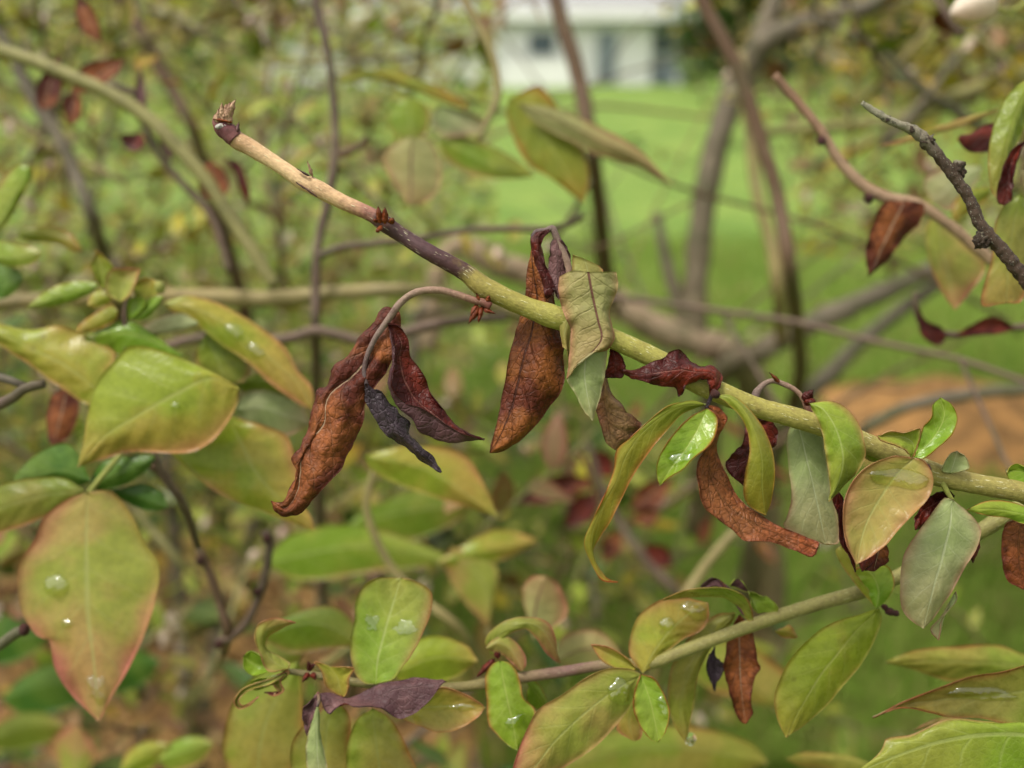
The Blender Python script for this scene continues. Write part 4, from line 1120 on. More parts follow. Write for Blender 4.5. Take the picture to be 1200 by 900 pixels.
# water on the leaves
water(V5, 'clear round water drop on the broad pale leaf hanging point-down', S3, 175, 334, 41, 38, 1.5, irr=.04)
water(V5, 'small drop below the round drop on the hanging pale leaf', S3, 208, 452, 20, 14, .6)
water(V5, 'thin water smear near the point of the hanging pale leaf', S3, 300, 660, 30, 42, .35, irr=.5)
water(V3, 'round drop on the arching wet yellow-green leaf', W4, 822, 266, 38, 26, 1.1, rot=.4)
water(V3, 'flat drop further down the arching wet yellow-green leaf', W4, 900, 335, 36, 22, .7, rot=.6)
water(V1, 'tiny drop on the large bent leaf with orange tip', W4, 618, 526, 15, 14, .6)
water(LO, 'wide pool of water in the rounded pink-edged leaf', Z4, 465, 362, 104, 36, .9, rot=.16, irr=.18)
water(LI, 'bright pool of water in the small glossy leaf', Z3, 385, 442, 48, 24, .7, rot=-.25, irr=.2)
water(La, 'water patch beside the midrib of the upright blunt leaf', Z5, 622, 270, 32, 36, .08, irr=.4)
water(La, 'water patch across the midrib of the upright blunt leaf', Z5, 764, 284, 46, 32, .08, irr=.4)
water(Le, 'water caught in the pointed cupped leaf', Z5, 1010, 632, 72, 14, .4, irr=.3)
water(Lk, 'large drop near the base of the pink-margined leaf', Z6, 700, 565, 54, 62, 1.0, rot=.5, irr=.25)
water(Ll, 'round drop on the upturned leaf dotted with water', Z6, 905, 265, 36, 30, 1.0)
water(Ll, 'long drop at the rim of the upturned leaf', Z6, 1025, 208, 66, 40, 1.0, rot=.5, irr=.2)
water(Lm, 'water film on the small glossy wet leaf', Z6, 885, 630, 24, 52, .6, rot=-.15, irr=.25)
water(Lj, 'water film at the fold of the bright hanging leaf', Z6, 242, 700, 50, 28, .5, rot=-.4, irr=.25)
water(R2, 'long pool in the trough-shaped leaf with orange margin', S4, 850, 465, 190, 46, .8, rot=.05, irr=.2)
o = blob('water_drop', None, px(809, 866, .257), 7 / FPX * .257, M['bead'], (1, 1, 1.1), 0)
tag(o, 'hanging water drop at the tip of the olive leaf behind the stem', 'water drop', 'water drops on the leaves')

# ================================================================== OTHER BRANCHES BEHIND (each a thing)
def cane(label, pts, mat, d, name='blueberry_cane', seg=10, lump=.08, group=None, lfreq=None, n=None):
    b = pts[-1]
    root = empty(name, px(b[0], b[1], b[3] if len(b) > 3 else d), label, 'branch', group)
    tube('stem', root, pts, M[mat], F, d, seg=seg, n=n or max(24, len(pts) * 8), lump=lump, lfreq=lfreq or 120 / max(.2, d) * .4)
    return root


R1 = cane('dark lichen-crusted dead twig end with peeling silvery bark', [(1010, 120, 2.5), (1026, 131, 4), (1048, 144, 4.5), (1069, 152, 5.5), (1086, 166, 7), (1101, 184, 6.5), (1122, 212, 6.5), (1136, 234, 6.5), (1151, 266, 7), (1172, 291, 7.5), (1200, 325, 8), (1290, 440, 10)], 'lichen_stem', .230, lump=.3, seg=16, lfreq=950, n=160)
for x, y, r in ((1087, 166, 8), (1068, 152, 5), (1122, 196, 7), (1125, 202, 6), (1151, 283, 8), (1149, 277, 6), (1040, 139, 4)):
    blob('knob', R1, px(x, y, .230), r / FPX * .23, M['lichen_stem'], (1, 1, 1), .9, 1500)
R2b = cane('thin red-brown twig with one rusty leaf, behind the lichen-crusted twig', [(907, 88, 5), (922, 105, 5.5), (960, 150, 5.5), (985, 190, 6), (1015, 220, 7), (1040, 232, 7.5), (1075, 240, 7), (1110, 262, 6.5), (1150, 295, 7), (1190, 330, 7), (1300, 420, 8)], 'twig_stem', .32)
blob('bud', R2b, px(963, 165, .318), 6 / FPX * .32, M['dark_bud'], lump=.3)
blob('bud', R2b, px(1018, 232, .318), 6 / FPX * .32, M['dark_bud'], lump=.3)
lf(R2b, Z8, .312, [(155, 498), (115, 585), (96, 670)], [(225, 495), (180, 580), (108, 742)], [(288, 505), (272, 565), (230, 612), (182, 672)], 'dead', 'dead_red', cup=-1, tilt=1.5, crinkle=.5, ruffle=1, nu=30, label='rusty brown drooping leaf')
lf(R2b, Z8, .330, [(296, 575), (302, 680), (340, 780)], [(330, 530), (350, 660), (375, 760), (392, 852)], [(420, 600), (492, 712), (442, 790)], 'pinkish', 'olive', cup=-2, nu=30, label='bronze-green leaf hanging point-down')
lf(R2b, Z8, .345, [(380, 372), (300, 410), (285, 440)], [(480, 380), (400, 420), (320, 500)], [(470, 420), (430, 470), (370, 525)], 'under', 'under', cup=-1, nu=22)
lf(R2b, Z8, .335, [(500, 448), (430, 462), (385, 500)], [(512, 455), (450, 480), (385, 560)], [(490, 490), (440, 530)], 'arch', 'yellow', cup=-1, nu=20)
R3 = empty('blueberry_shoot', px(1300, 330, .27), 'shoot with long green leaf and dried purple leaf beside the lichen-crusted twig', 'shoot')
tube('stem', R3, [(1199, 200, 2.5), (1203, 225, 3.5), (1220, 260, 4.5), (1300, 330, 6)], M['tan_stem'], F, .27)
lf(R3, Z8, .262, [(620, 96), (560, 150), (520, 240), (502, 330), (502, 410), (515, 465)], [(720, 80), (620, 150), (575, 260), (545, 380), (528, 480)], [(660, 180), (615, 260), (575, 360), (550, 440)], 'olive', 'green', cup=-2, nu=36, label='long green leaf curving downward')
lf(R3, Z8, .258, [(575, 330), (548, 400), (530, 470), (535, 500)], [(640, 285), (585, 345), (565, 420), (555, 508)], [(610, 320), (590, 380), (582, 450), (580, 490)], 'dead_red', 'dead_dark', cup=1.5, crinkle=.5, ruffle=.8, nu=30, label='dried purple leaf rolled into a strap')
lf(R3, Z8, .268, [(560, 500), (525, 560), (512, 680), (478, 835)], [(610, 470), (580, 600), (565, 740), (560, 830)], [(650, 560), (640, 700), (610, 825)], 'olive', 'rust', cup=-1.5, ot=False, crinkle=.3, nu=30, label='limp grey-green leaf drying at its edges')
lf(R3, Z8, .300, [(500, 240), (440, 275), (405, 280)], [(620, 250), (500, 280), (400, 290)], [(540, 320), (450, 335), (420, 320)], 'dead_red', 'dead', cup=-1, crinkle=.4, nu=20)
lf(R3, Z8, .32, [(440, 215), (330, 250), (230, 285)], [(535, 192), (440, 222), (330, 258), (145, 312)], [(450, 232), (340, 270), (230, 302)], 'pinkish', 'pinkish', cup=-.5, nu=24)
# white berry flower at the top edge
fb = empty('flower_bud', px(1150, -20, .36), 'single closed white flower bud hanging among the leaves', 'flower bud')
wm = leaf_mat('petal_white', '#d8d0be', '#e6dccb', '#d8b8a8', '#d8d0be', rough=.5, trans=.3, bump=.1, net=.05)
fv, ff, fu = [], [], []
axis0, axis1 = px(1162, 3, .36), px(1118, 16, .355)
ax = (axis1 - axis0); ln = ax.length; ax.normalize()
e1 = ax.orthogonal().normalized(); e2 = ax.cross(e1)
prof = [(0, .0), (.03, .35), (.12, .8), (.35, 1.0), (.65, .92), (.88, .6), (.96, .42), (1.0, .3), (1.03, .18), (1.05, .0)]
for i, (t_, r_) in enumerate(prof):
    for k in range(20):
        a = 2 * math.pi * k / 20
        fv.append(axis0 + ax * ln * t_ + (e1 * math.cos(a) + e2 * math.sin(a)) * r_ * ln * .36 * (1 + .05 * math.cos(5 * a)))
        fu.append((t_, k / 20))
for i in range(len(prof) - 1):
    for k in range(20):
        ff.append((i * 20 + k, i * 20 + (k + 1) % 20, (i + 1) * 20 + (k + 1) % 20, (i + 1) * 20 + k))
mesh_obj('petals', fv, ff, wm, fb, fu)
tube('stalk', fb, [(1162, 3, 3), (1175, 12, 2.5), (1195, 8, 2.5), (1260, -40, 3)], M['petiole'], F, .36)

c1 = cane('straight dark red-brown cane standing before the house', [(640, -60, 10), (654, 10, 10), (678, 90, 10), (694, 180, 9.5), (704, 260, 9.5, .78), (709, 310, 9.5, .86), (714, 345, 10, .97), (720, 362, 10, 1.0)], 'red_stem', .7)
c2 = cane('slender red-brown cane crossing in front of the grey trunk', [(800, -60, 8), (825, 5, 8.5), (868, 90, 9), (890, 160, 9), (910, 225, 9), (928, 330, 9), (938, 420, 9, .75), (936, 450, 9, .9), (930, 474, 9, .96)], 'red_stem', .58)
c3 = cane('grey mossy trunk forking toward the upper right', [(1090, -40, 9, .9), (1035, 0, 11, .92), (970, 22, 13, .95), (905, 45, 15, .98), (872, 85, 16, 1.0), (852, 130, 15, 1.0), (835, 190, 15, 1.0), (822, 260, 15, 1.0), (815, 330, 15, 1.0), (814, 370, 15, 1.0), (816, 400, 15, 1.0)], 'grey_stem', 1.0, lump=.15)
tube('side_stem', c3, [(915, -60, 9, 1.0), (908, 0, 11, 1.0), (892, 40, 12, 1.0), (872, 90, 12, 1.0)], M['grey_stem'], F, 1.0, lump=.12, lfreq=60)
cane('thin brown cane beside the grey trunk', [(868, 60, 6), (878, 150, 7), (888, 230, 7), (905, 290, 7.5), (912, 340, 8), (916, 400, 8, .88)], 'tan_stem', .82)
cane('tan horizontal cane passing behind the leaf cluster', [(-120, 380, 9), (0, 356, 9), (80, 350, 9), (160, 346, 9), (250, 348, 10), (320, 350, 10), (400, 343, 9), (470, 340, 8), (540, 350, 8, .5), (640, 380, 8, .55)][::-1], 'tan_stem', .44)
cane('pale olive cane slanting down behind the branch tip', [(322, 335, 7), (300, 300, 8), (278, 268, 8), (245, 215, 8.5), (215, 180, 8.5), (175, 140, 9), (130, 110, 8.5), (80, 88, 8), (40, 72, 8), (0, 58, 8), (-120, 0, 9)], 'olive_stem', .42)
cx = cane('thin upright twig with small side spur behind the branch', [(366, -40, 5), (372, 10, 5), (384, 60, 5), (391, 120, 5), (393, 175, 5.5), (385, 230, 5.5), (372, 290, 5.5), (370, 340, 5.5), (370, 385, 6), (372, 520, 7, .5), (380, 760, 8, .6)], 'plum_stem', .43)
tube('side_stem', cx, [(391, 182, 5), (405, 178, 4.5), (422, 170, 4), (430, 160, 3)], M['red_stem'], F, .43)
tube('side_stem', cx, [(373, 300, 5), (400, 290, 4.5), (440, 285, 4), (500, 278, 3.8), (540, 270, 4), (590, 268, 4), (640, 268, 4), (668, 262, 4), (683, 252, 4.5)], M['plum_stem'], F, .42)
cane('purple-brown twig running level behind the wilted leaves', [(590, 372, 6, .5), (520, 378, 6.5), (480, 388, 6.5), (430, 400, 7), (395, 392, 7), (370, 388, 7.5), (340, 396, 7), (290, 400, 6), (240, 395, 6), (150, 420, 7)], 'plum_stem', .42)
cane('dark branch stub slanting across the upper corner', [(125, -40, 8), (148, 5, 9), (172, 50, 9), (190, 85, 8.5), (205, 110, 8), (225, 150, 7), (260, 260, 8, .9), (300, 420, 9, 1.0)], 'red_stem', .8)
cane('dark thin branch sloping down past the red leaves', [(-30, 20, 5), (5, 45, 6), (25, 90, 7), (45, 125, 8), (65, 155, 8.5), (85, 195, 8), (110, 260, 8), (150, 400, 9, .8)], 'grey_stem', .6)
cp = cane('thick pale peeling trunk lying low behind the wilted leaves', [(500, 410, 13, 1.0), (508, 345, 12, 1.0), (522, 298, 12, 1.0), (545, 288, 13, 1.0), (580, 308, 15, 1.0), (640, 328, 15, 1.0), (715, 352, 16, 1.0), (770, 385, 17, 1.0), (815, 400, 18, 1.0), (870, 425, 18, 1.02), (890, 520, 20, 1.15), (900, 760, 22, 1.3)], 'pale_stem', 1.0, lump=.2, seg=14)
tube('side_stem', cp, [(505, 350, 10), (490, 380, 9), (478, 470, 9), (470, 640, 10)], M['grey_stem'], F, 1.0, lump=.15, lfreq=60)
tube('side_stem', cp, [(770, 250, 5), (782, 310, 7), (800, 370, 10), (812, 400, 11)], M['grey_stem'], F, 1.0, lump=.15, lfreq=60)
cane('stout grey cane rising to the right above the tan soil', [(1230, 260, 9), (1150, 290, 10), (1090, 316, 11), (1030, 345, 12), (985, 365, 13), (940, 385, 13), (890, 412, 14), (840, 450, 15, 1.0), (820, 620, 16, 1.15)], 'grey_stem', .9, lump=.14)
cane('second grey cane just below the stout one', [(1180, 270, 7), (1105, 328, 8), (1060, 360, 9), (1010, 400, 9.5), (975, 435, 10), (940, 470, 10), (900, 560, 11, 1.1), (870, 700, 11, 1.25)], 'grey_stem', .95, lump=.14)
cane('dark drooping cane in front of the tan soil', [(1290, 460, 7), (1200, 457, 7.5), (1140, 462, 7.5), (1090, 470, 7.5), (1050, 482, 7), (1015, 502, 6.5), (980, 540, 6, .72), (950, 640, 7, .85)][::1], 'grey_stem', .62)
cdl = cane('wiry twig with two shrivelled red leaves, right of the soil heap', [(1072, 342, 3.5), (1076, 370, 4), (1090, 388, 4.5), (1130, 392, 4), (1165, 385, 4), (1200, 383, 4.5), (1300, 370, 5)], 'plum_stem', .36)
lf(cdl, F, .355, [(1075, 370), (1078, 390), (1090, 402)], [(1072, 355), (1088, 385), (1100, 405)], [(1085, 375), (1105, 385), (1108, 398)], 'dead_red', 'dead', cup=1, crinkle=.6, nu=18)
lf(cdl, F, .355, [(1135, 384), (1155, 372), (1175, 374)], [(1120, 391), (1155, 383), (1190, 384)], [(1135, 394), (1160, 392), (1178, 390)], 'dead_red', 'dead', cup=1, crinkle=.6, nu=18)
cane('silvery forked twig end poking in beside the leaf cluster', [(52, 450, 5.5), (30, 455, 6), (15, 466, 6), (-10, 478, 6.5), (-80, 510, 7), (-240, 600, 8, .3), (-380, 760, 9, .36), (-420, 1000, 10, .45)], 'plum_stem', .275, lump=.15)
cane('short grey twig below the silvery forked twig end', [(30, 452, 4.5), (12, 446, 5), (-12, 440, 5.5), (-80, 440, 6), (-220, 560, 7.5, .3), (-330, 720, 8, .36), (-400, 1000, 9, .47)], 'grey_stem', .277, lump=.15)
ck = cane('cut grey twig with dark end under the broad hanging leaf', [(31, 737, 6.5), (20, 741, 6), (0, 756, 6), (-60, 800, 7), (-200, 920, 8, .3), (-300, 1150, 9, .38)], 'grey_stem', .275, lump=.12)
blob('cut_end', ck, px(28, 738, .274), 7.5 / FPX * .274, M['dark_bud'], (.8, 1, 1), .3, 600)
ct = cane('thin curved twig forking below the leaf cluster', [(176, 545, 4.5, .345), (200, 568, 4.2), (218, 595, 4.2), (232, 640, 4.4), (245, 670, 4.8), (258, 710, 5), (268, 742, 5.5), (262, 765, 5, .36)], 'red_stem', .35, lump=.15)
tube('side_stem', ct, [(310, 622, 5), (316, 640, 4.8), (306, 690, 5), (292, 725, 5), (270, 748, 5), (255, 752, 4.5)], M['plum_stem'], F, .35, lump=.25, lfreq=300)
for x, y in ((234, 658), (312, 632), (302, 694), (256, 756)):
    blob('bud', ct, px(x, y, .348), 5 / FPX * .35, M['dark_bud'], lump=.4, lfreq=500)
cane('brown stem leaning behind the upright blunt leaf', [(484, 560, 5), (474, 590, 5.5), (460, 630, 6), (445, 670, 6), (430, 720, 6), (410, 820, 7, .58)], 'red_stem', .52)
cane('pale brown stem leaning behind the lower branch', [(870, 615, 6), (845, 640, 6), (818, 675, 6), (800, 705, 6.5), (770, 790, 7, .55), (740, 900, 8, .6)], 'tan_stem', .48)
cane('thin dark twig sloping down among yellow leaves', [(975, 30, 4), (1010, 45, 4.5), (1045, 72, 5), (1075, 98, 5.5), (1100, 118, 6), (1200, 180, 7, .9)], 'grey_stem', .75)
cane('greenish level branch in the thicket behind the lichen-crusted twig', [(880, 155, 6), (960, 150, 6.5), (1050, 140, 7), (1120, 112, 8), (1200, 85, 9), (1290, 40, 10)], 'olive_stem', .95)
cane('green-brown branch crossing behind the lichen-crusted twig', [(940, 200, 5), (1010, 170, 6), (1110, 125, 7), (1220, 60, 8)], 'olive_stem', 1.1)
cane('grey upright stem over the bark mulch', [(190, 480, 6), (198, 560, 7), (206, 640, 8), (212, 720, 9), (218, 800, 9), (226, 900, 10, 1.2), (228, 1000, 10, 1.3)], 'grey_stem', 1.05, lump=.15)
cane('leaning grey stem over the bark mulch', [(330, 540, 6), (280, 660, 7), (255, 740, 8), (240, 830, 9), (232, 940, 9, 1.25)], 'grey_stem', 1.1, lump=.15)

# dried twig, red leaves, between the branches
dt = cane('dark plum twig with scattered crimson dead leaves below the main branch', [(690, 520, 4), (705, 570, 5), (730, 620, 5.5), (760, 660, 6), (795, 700, 7), (830, 800, 8, .7)], 'plum_stem', .62)
for (bx, by, tx, ty, wd) in ((700, 560, 600, 590, 14), (705, 575, 660, 620, 16), (735, 600, 790, 560, 15), (755, 640, 790, 665, 14), (720, 560, 690, 525, 14), (728, 620, 705, 660, 12), (740, 610, 775, 600, 13), (700, 570, 640, 560, 10)):
    n_ = math.hypot(tx - bx, ty - by); ex, ey = -(ty - by) / n_ * wd, (tx - bx) / n_ * wd
    mx, my = (bx + tx) / 2, (by + ty) / 2
    lf(dt, F, .62, [(mx + ex, my + ey)], [(bx, by), (mx, my), (tx, ty)], [(mx - ex, my - ey)], random.choice(('dead_red', 'dead', 'dead_red')), 'dead_red', cup=2, crinkle=1.2, cfreq=80, nu=16, nv=4)

# ---- near background leaves traced one by one
bl = empty('blueberry_shoot', px(520, -80, .42), 'blurred shoot with large yellow leaf and long bronze leaf under the house', 'shoot')
tube('stem', bl, [(560, 165, 3), (572, 140, 4), (584, 110, 4), (575, 60, 4.5), (545, 0, 5), (520, -80, 6)], M['tan_stem'], F, .42)
lf(bl, W2, .40, [(690, 300), (740, 350), (800, 440), (860, 560), (868, 640)], [(590, 350), (690, 450), (770, 570), (852, 715)], [(580, 400), (612, 500), (660, 580), (740, 630), (820, 690)], 'arch', 'yellow', cup=-2, nu=30, label='bright golden-yellow leaf hanging')
lf(bl, W2, .395, [(690, 370), (780, 390), (900, 440), (1050, 530)], [(620, 365), (760, 420), (920, 500), (1060, 570), (1168, 655)], [(680, 430), (790, 490), (900, 545), (1060, 590)], 'under_tan', 'olive', cup=-1.5, tilt=1, nu=32, label='long bronze leaf seen from its underside')
lf(bl, W2, .41, [(140, 560), (170, 510), (230, 485)][::-1], [(250, 482), (245, 560), (245, 640), (240, 728)], [(320, 500), (352, 580), (345, 660), (300, 710)], 'under_tan', 'green', cup=-2, nu=26, label='rounded pink-rimmed leaf facing out')
lf(bl, W2, .42, [(0, 262), (100, 246), (220, 262), (330, 300), (420, 350)], [(-10, 285), (120, 262), (230, 285), (330, 325), (450, 380)], [(20, 290), (120, 278), (230, 305), (330, 345), (430, 382)], 'arch', 'yellow', cup=-.5, nu=26, label='narrow arched yellow leaf')
lf(bl, W2, .43, [(350, 490), (430, 480), (560, 530), (640, 580)], [(340, 490), (450, 540), (560, 590), (680, 620)], [(370, 560), (450, 610), (560, 630)], 'green', 'under', cup=-1.5, nu=24)
lf(bl, W2, .44, [(180, 370), (160, 430), (200, 480)], [(240, 340), (240, 410), (250, 480)], [(300, 370), (310, 430), (290, 480)], 'green', 'under', cup=-1.5, nu=20)
lf(bl, W2, .43, [(330, 380), (320, 440), (360, 480)], [(350, 370), (430, 420), (500, 470)], [(400, 380), (480, 410), (515, 450)], 'under', 'deep', cup=2, nu=22)
rr = empty('blueberry_shoot', px(250, 330, .46), 'blurred twig with drooping russet leaves along the pale olive cane', 'shoot')
tube('stem', rr, [(30, 62, 4), (70, 90, 4.5), (160, 110, 4), (170, 150, 4), (200, 200, 4), (246, 250, 5), (270, 320, 5)], M['plum_stem'], F, .43)
for A, m_, B, mm in (([(100, 75), (85, 100)][::-1], [(82, 112), (110, 92), (148, 68)], [(110, 105), (135, 88)], 'dead'), ([(45, 95), (42, 120)], [(70, 62), (58, 100), (50, 130)], [(72, 95), (66, 120)], 'dead'), ([(74, 115), (76, 135)], [(90, 108), (84, 128), (84, 147)], [(96, 120), (94, 138)], 'dead'),
                     ([(234, 200), (236, 228)], [(248, 188), (250, 212), (252, 236)], [(262, 200), (268, 222)], 'dead'), ([(140, 160), (150, 175)], [(165, 155), (158, 168), (142, 172)], [(170, 165), (160, 178)], 'dead_red'), ([(272, 190), (280, 220)], [(262, 185), (280, 210), (292, 245)], [(280, 190), (292, 220)], 'dead_red'),
                     ([(162, 90), (158, 120)], [(165, 78), (162, 110), (172, 140)], [(168, 95), (172, 120)], 'dead_plum'), ([(182, 150), (190, 175)], [(178, 140), (192, 165), (200, 192)], [(190, 150), (200, 175)], 'dead_plum'), ([(88, 10), (95, 35)], [(90, -5), (105, 20), (118, 50)], [(105, 5), (115, 25)], 'dead')):
    lf(rr, F, .42, A, m_, B, mm, mm, cup=1.2, crinkle=.5, nu=18, nv=5)
ml = empty('blueberry_shoot', px(500, 760, .45), 'blurred leafy shoot between the wilted leaf and the lower branch', 'shoot')
tube('stem', ml, [(440, 545, 4), (430, 600, 4.5), (470, 680, 5), (540, 740, 6), (600, 850, 7, .5)], M['tan_stem'], F, .42)
for A, m_, B, mm, dd, lab in (([(470, 522), (540, 530), (570, 572)], [(425, 535), (500, 550), (583, 606)], [(440, 555), (500, 580), (550, 595)], 'yellow', .34, 'broad pale yellow leaf behind the purple-black leaf tip'),
                         ([(540, 640), (580, 620), (620, 628)], [(510, 660), (570, 645), (630, 635)], [(540, 668), (590, 655)], 'yellow', .42, None), ([(520, 660), (540, 700), (575, 740)], [(530, 640), (570, 690), (570, 745)], [(580, 660), (580, 700)], 'pinkish', .42, None),
                         ([(612, 690), (622, 675)], [(625, 750), (628, 710), (640, 675)], [(665, 720), (655, 685)], 'under_tan', .33, 'oval pale leaf with pink rim standing upright'), ([(340, 625), (420, 615), (500, 640)], [(310, 660), (420, 640), (540, 660)], [(350, 680), (440, 670)], 'green', .46, None),
                         ([(340, 720), (390, 710), (420, 735)], [(305, 745), (370, 730), (425, 755)], [(340, 765), (390, 760)], 'green', .33, 'plain green leaf behind the curly young shoot'), ([(300, 760), (330, 740)], [(285, 775), (330, 770), (370, 745)], [(320, 785), (350, 775)], 'pinkish', .36, None),
                         ([(470, 770), (500, 745), (545, 755)], [(460, 790), (510, 770), (560, 775)], [(480, 805), (530, 795)], 'yellow', .30, None), ([(300, 790), (270, 830), (262, 890)], [(350, 775), (310, 850), (300, 940)], [(355, 830), (352, 900)], 'olive', .30, 'big olive leaf hanging behind the curly young shoot'),
                         ([(660, 745), (700, 738), (720, 755)], [(650, 775), (690, 760), (730, 775)], [(680, 785), (710, 782)], 'under_tan', .34, None), ([(700, 860), (800, 850), (880, 870)], [(650, 900), (780, 875), (900, 895)], [(700, 930), (800, 920)], 'olive', .40, None),
                         ([(860, 750), (900, 770), (930, 800)], [(800, 760), (860, 790), (920, 830)], [(820, 800), (870, 820)], 'olive', .42, None), ([(440, 590), (500, 570)], [(400, 620), (470, 600), (560, 590)], [(450, 640), (520, 620)], 'green', .5, None)):
    lf(ml, F, dd, A, m_, B, mm, 'under', cup=-2, nu=22, nv=6, label=lab)

nb = empty('blueberry_shoot', px(80, 1050, .6), 'blurred low shoot of green and bronze leaves over the bark mulch', 'shoot')
tube('stem', nb, [(170, 850, 4), (150, 900, 5), (120, 960, 6), (80, 1050, 7)], M['red_stem'], F, .55)
for A, m_, B, mm, dd in (([(30, 790), (70, 775), (110, 790)], [(0, 820), (60, 800), (130, 810)], [(30, 840), (80, 830)], 'deep', .6), ([(150, 880), (175, 868)], [(140, 905), (170, 885), (200, 872)], [(165, 905), (190, 890)], 'yellow', .42),
                         ([(200, 870), (230, 862)], [(185, 890), (220, 878), (250, 870)], [(200, 905), (235, 895)], 'green', .42), ([(60, 870), (80, 850)], [(85, 930), (90, 890), (92, 850)], [(110, 890), (108, 870)], 'pinkish', .5),
                         ([(10, 840), (50, 835)], [(-20, 870), (30, 852), (80, 850)], [(10, 880), (60, 868)], 'olive', .55), ([(130, 770), (160, 760)], [(110, 800), (150, 785), (190, 775)], [(130, 815), (170, 800)], 'deep', .65),
                         ([(0, 720), (30, 715)], [(-30, 760), (20, 745), (60, 745)], [(0, 780), (40, 765)], 'deep', .55)):
    lf(nb, F, dd, A, m_, B, mm, 'under', cup=-2, nu=16, nv=5)

# ================================================================== THICKET: small twigs with their leaves
def proto_leaf(mat, shape, nu=9, nv=3):
    """3.6 cm leaf along +X, base at origin, top side +Z; closed two-sided blade"""
    L = .036
    wmax, bend, fold = ((.0085, .2, .25), (.0100, -.35, .1), (.0072, .6, -.3), (.0095, .05, .45))[shape]
    P = []
    for k in range(nu):
        u = k / (nu - 1)
        wd = wmax * (math.sin(math.pi * min(1, u ** .85)) ** .8 + (.02 if 0 < k < nu - 1 else 0))
        for j in range(-nv, nv + 1):
            v = j / nv
            x = L * u
            z = -bend * L * u * u * .6 + abs(v) * wd * fold + .0012 * noise.noise(Vector((u * 5, v * 2, shape * 9))) * abs(v)
            P.append(Vector((x, v * wd, z)))
    nc = 2 * nv + 1
    verts = [p + Vector((0, 0, .00012)) for p in P] + [p - Vector((0, 0, .00012)) for p in P]
    T = len(P)
    faces = []
    for k in range(nu - 1):
        for j in range(nc - 1):
            a, b, c, e = k * nc + j, k * nc + j + 1, (k + 1) * nc + j + 1, (k + 1) * nc + j
            faces.append((a, e, c, b)); faces.append((b + T, c + T, e + T, a + T))
    rim = [k * nc for k in range(nu)] + [k * nc + nc - 1 for k in range(nu - 1, -1, -1)]
    for a, b in zip(rim, rim[1:] + rim[:1]):
        faces.append((a, b, b + T, a + T))
    uvs = [(k / (nu - 1), (j + nv) / (2 * nv)) for k in range(nu) for j in range(-nv, nv + 1)] * 2
    me = bpy.data.meshes.new('leaf')
    me.from_pydata(verts, [], faces)
    me.materials.append(M[mat])
    ul = me.uv_layers.new(name='uv')
    li = [0] * len(me.loops)
    me.loops.foreach_get('vertex_index', li)
    buf = []
    for i in li: buf += uvs[i]
    ul.data.foreach_set('uv', buf)
    me.polygons.foreach_set('use_smooth', [True] * len(me.polygons))
    return me


def bgm(key, name, c1, c2, e, **kw):
    M[key] = leaf_mat(name, c1, c2, e, '#b0b070', hue=.05, trans=.4, rough=.3, **kw)


bgm('b_green', 'thicket_leaf_green', '#7c9428', '#98a83a', '#9c7c48')
bgm('b_light', 'thicket_leaf_light', '#a4ae3c', '#bcb856', '#b08a5c')
bgm('b_yellow', 'thicket_leaf_yellow', '#b8ac2c', '#c8b238', '#b4743a')
bgm('b_pale', 'thicket_leaf_pale', '#bcba8c', '#c8c09c', '#b09078')
bgm('b_pink', 'thicket_leaf_bronze', '#a08458', '#ac9064', '#a8664c')
bgm('b_dark', 'thicket_leaf_dark', '#3f6226', '#55752e', '#6a6a38')
bgm('b_red', 'thicket_leaf_russet', '#7a3420', '#94502c', '#5c2418', bump=.8)
PROTO = {}


def twig(base, dirv, length, rad, palette, n, group, label, leafsize=1.0, stem='tan_stem', blossoms=0):
    root = empty('leafy_twig', base, label, 'twig', group)
    P, Rr = [], []
    dv = dirv.normalized()
    p = base.copy()
    steps = 9
    sd_ = random.random() * 90
    for i in range(steps):
        P.append(p.copy())
        Rr.append(rad * (1 - .75 * i / (steps - 1)))
        wv = Vector((noise.noise(Vector((i * .5, sd_, 0))), noise.noise(Vector((i * .5, sd_, 5))), noise.noise(Vector((i * .5, sd_, 9))) + .08))
        dv = (dv + wv * .35).normalized()
        p = p + dv * (length / (steps - 1))
    tube3('stem', root, P, Rr, M[stem], seg=6)
    for i in range(n):
        f = .12 + .88 * (i + random.random() * .5) / n
        s = min(f, .999) * (steps - 1)
        k = int(s)
        q = P[k].lerp(P[min(k + 1, steps - 1)], s - k)
        t = (P[min(k + 1, steps - 1)] - P[max(k - 1, 0)]).normalized()
        side = t.orthogonal().normalized()
        side.rotate(Matrix.Rotation(i * 2.4 + random.uniform(-.5, .5), 3, t))
        ld = (side + t * random.uniform(.1, .9) + Vector((0, 0, random.uniform(-.6, .2)))).normalized()
        nrm = (Vector((0, 0, 1)) + Vector((random.gauss(0, .4), random.gauss(0, .4), 0)))
        nrm = (nrm - ld * nrm.dot(ld)).normalized()
        rot = Matrix((ld, nrm.cross(ld), nrm)).transposed().to_4x4()
        mat = random.choices([c[0] for c in palette], [c[1] for c in palette])[0]
        key = (mat, random.randrange(4))
        if key not in PROTO:
            PROTO[key] = proto_leaf(*key)
        o = bpy.data.objects.new('leaf', PROTO[key])
        COL.objects.link(o)
        o.parent = root
        sc_ = leafsize * random.uniform(.65, 1.2)
        o.matrix_basis = Matrix.Translation(q - base) @ rot @ Matrix.Diagonal((sc_, sc_ * random.uniform(.8, 1.15), sc_, 1))
    for i in range(blossoms):
        q = P[random.randrange(2, steps)]
        o = bpy.data.objects.new('blossom', BLOSSOM)
        COL.objects.link(o)
        o.parent = root
        o.location = q - base + Vector((random.gauss(0, .006), random.gauss(0, .006), -.003))
        o.rotation_euler = (random.gauss(0, .4), random.gauss(0, .4), 0)
        o.scale = (1.1,) * 3
    return root


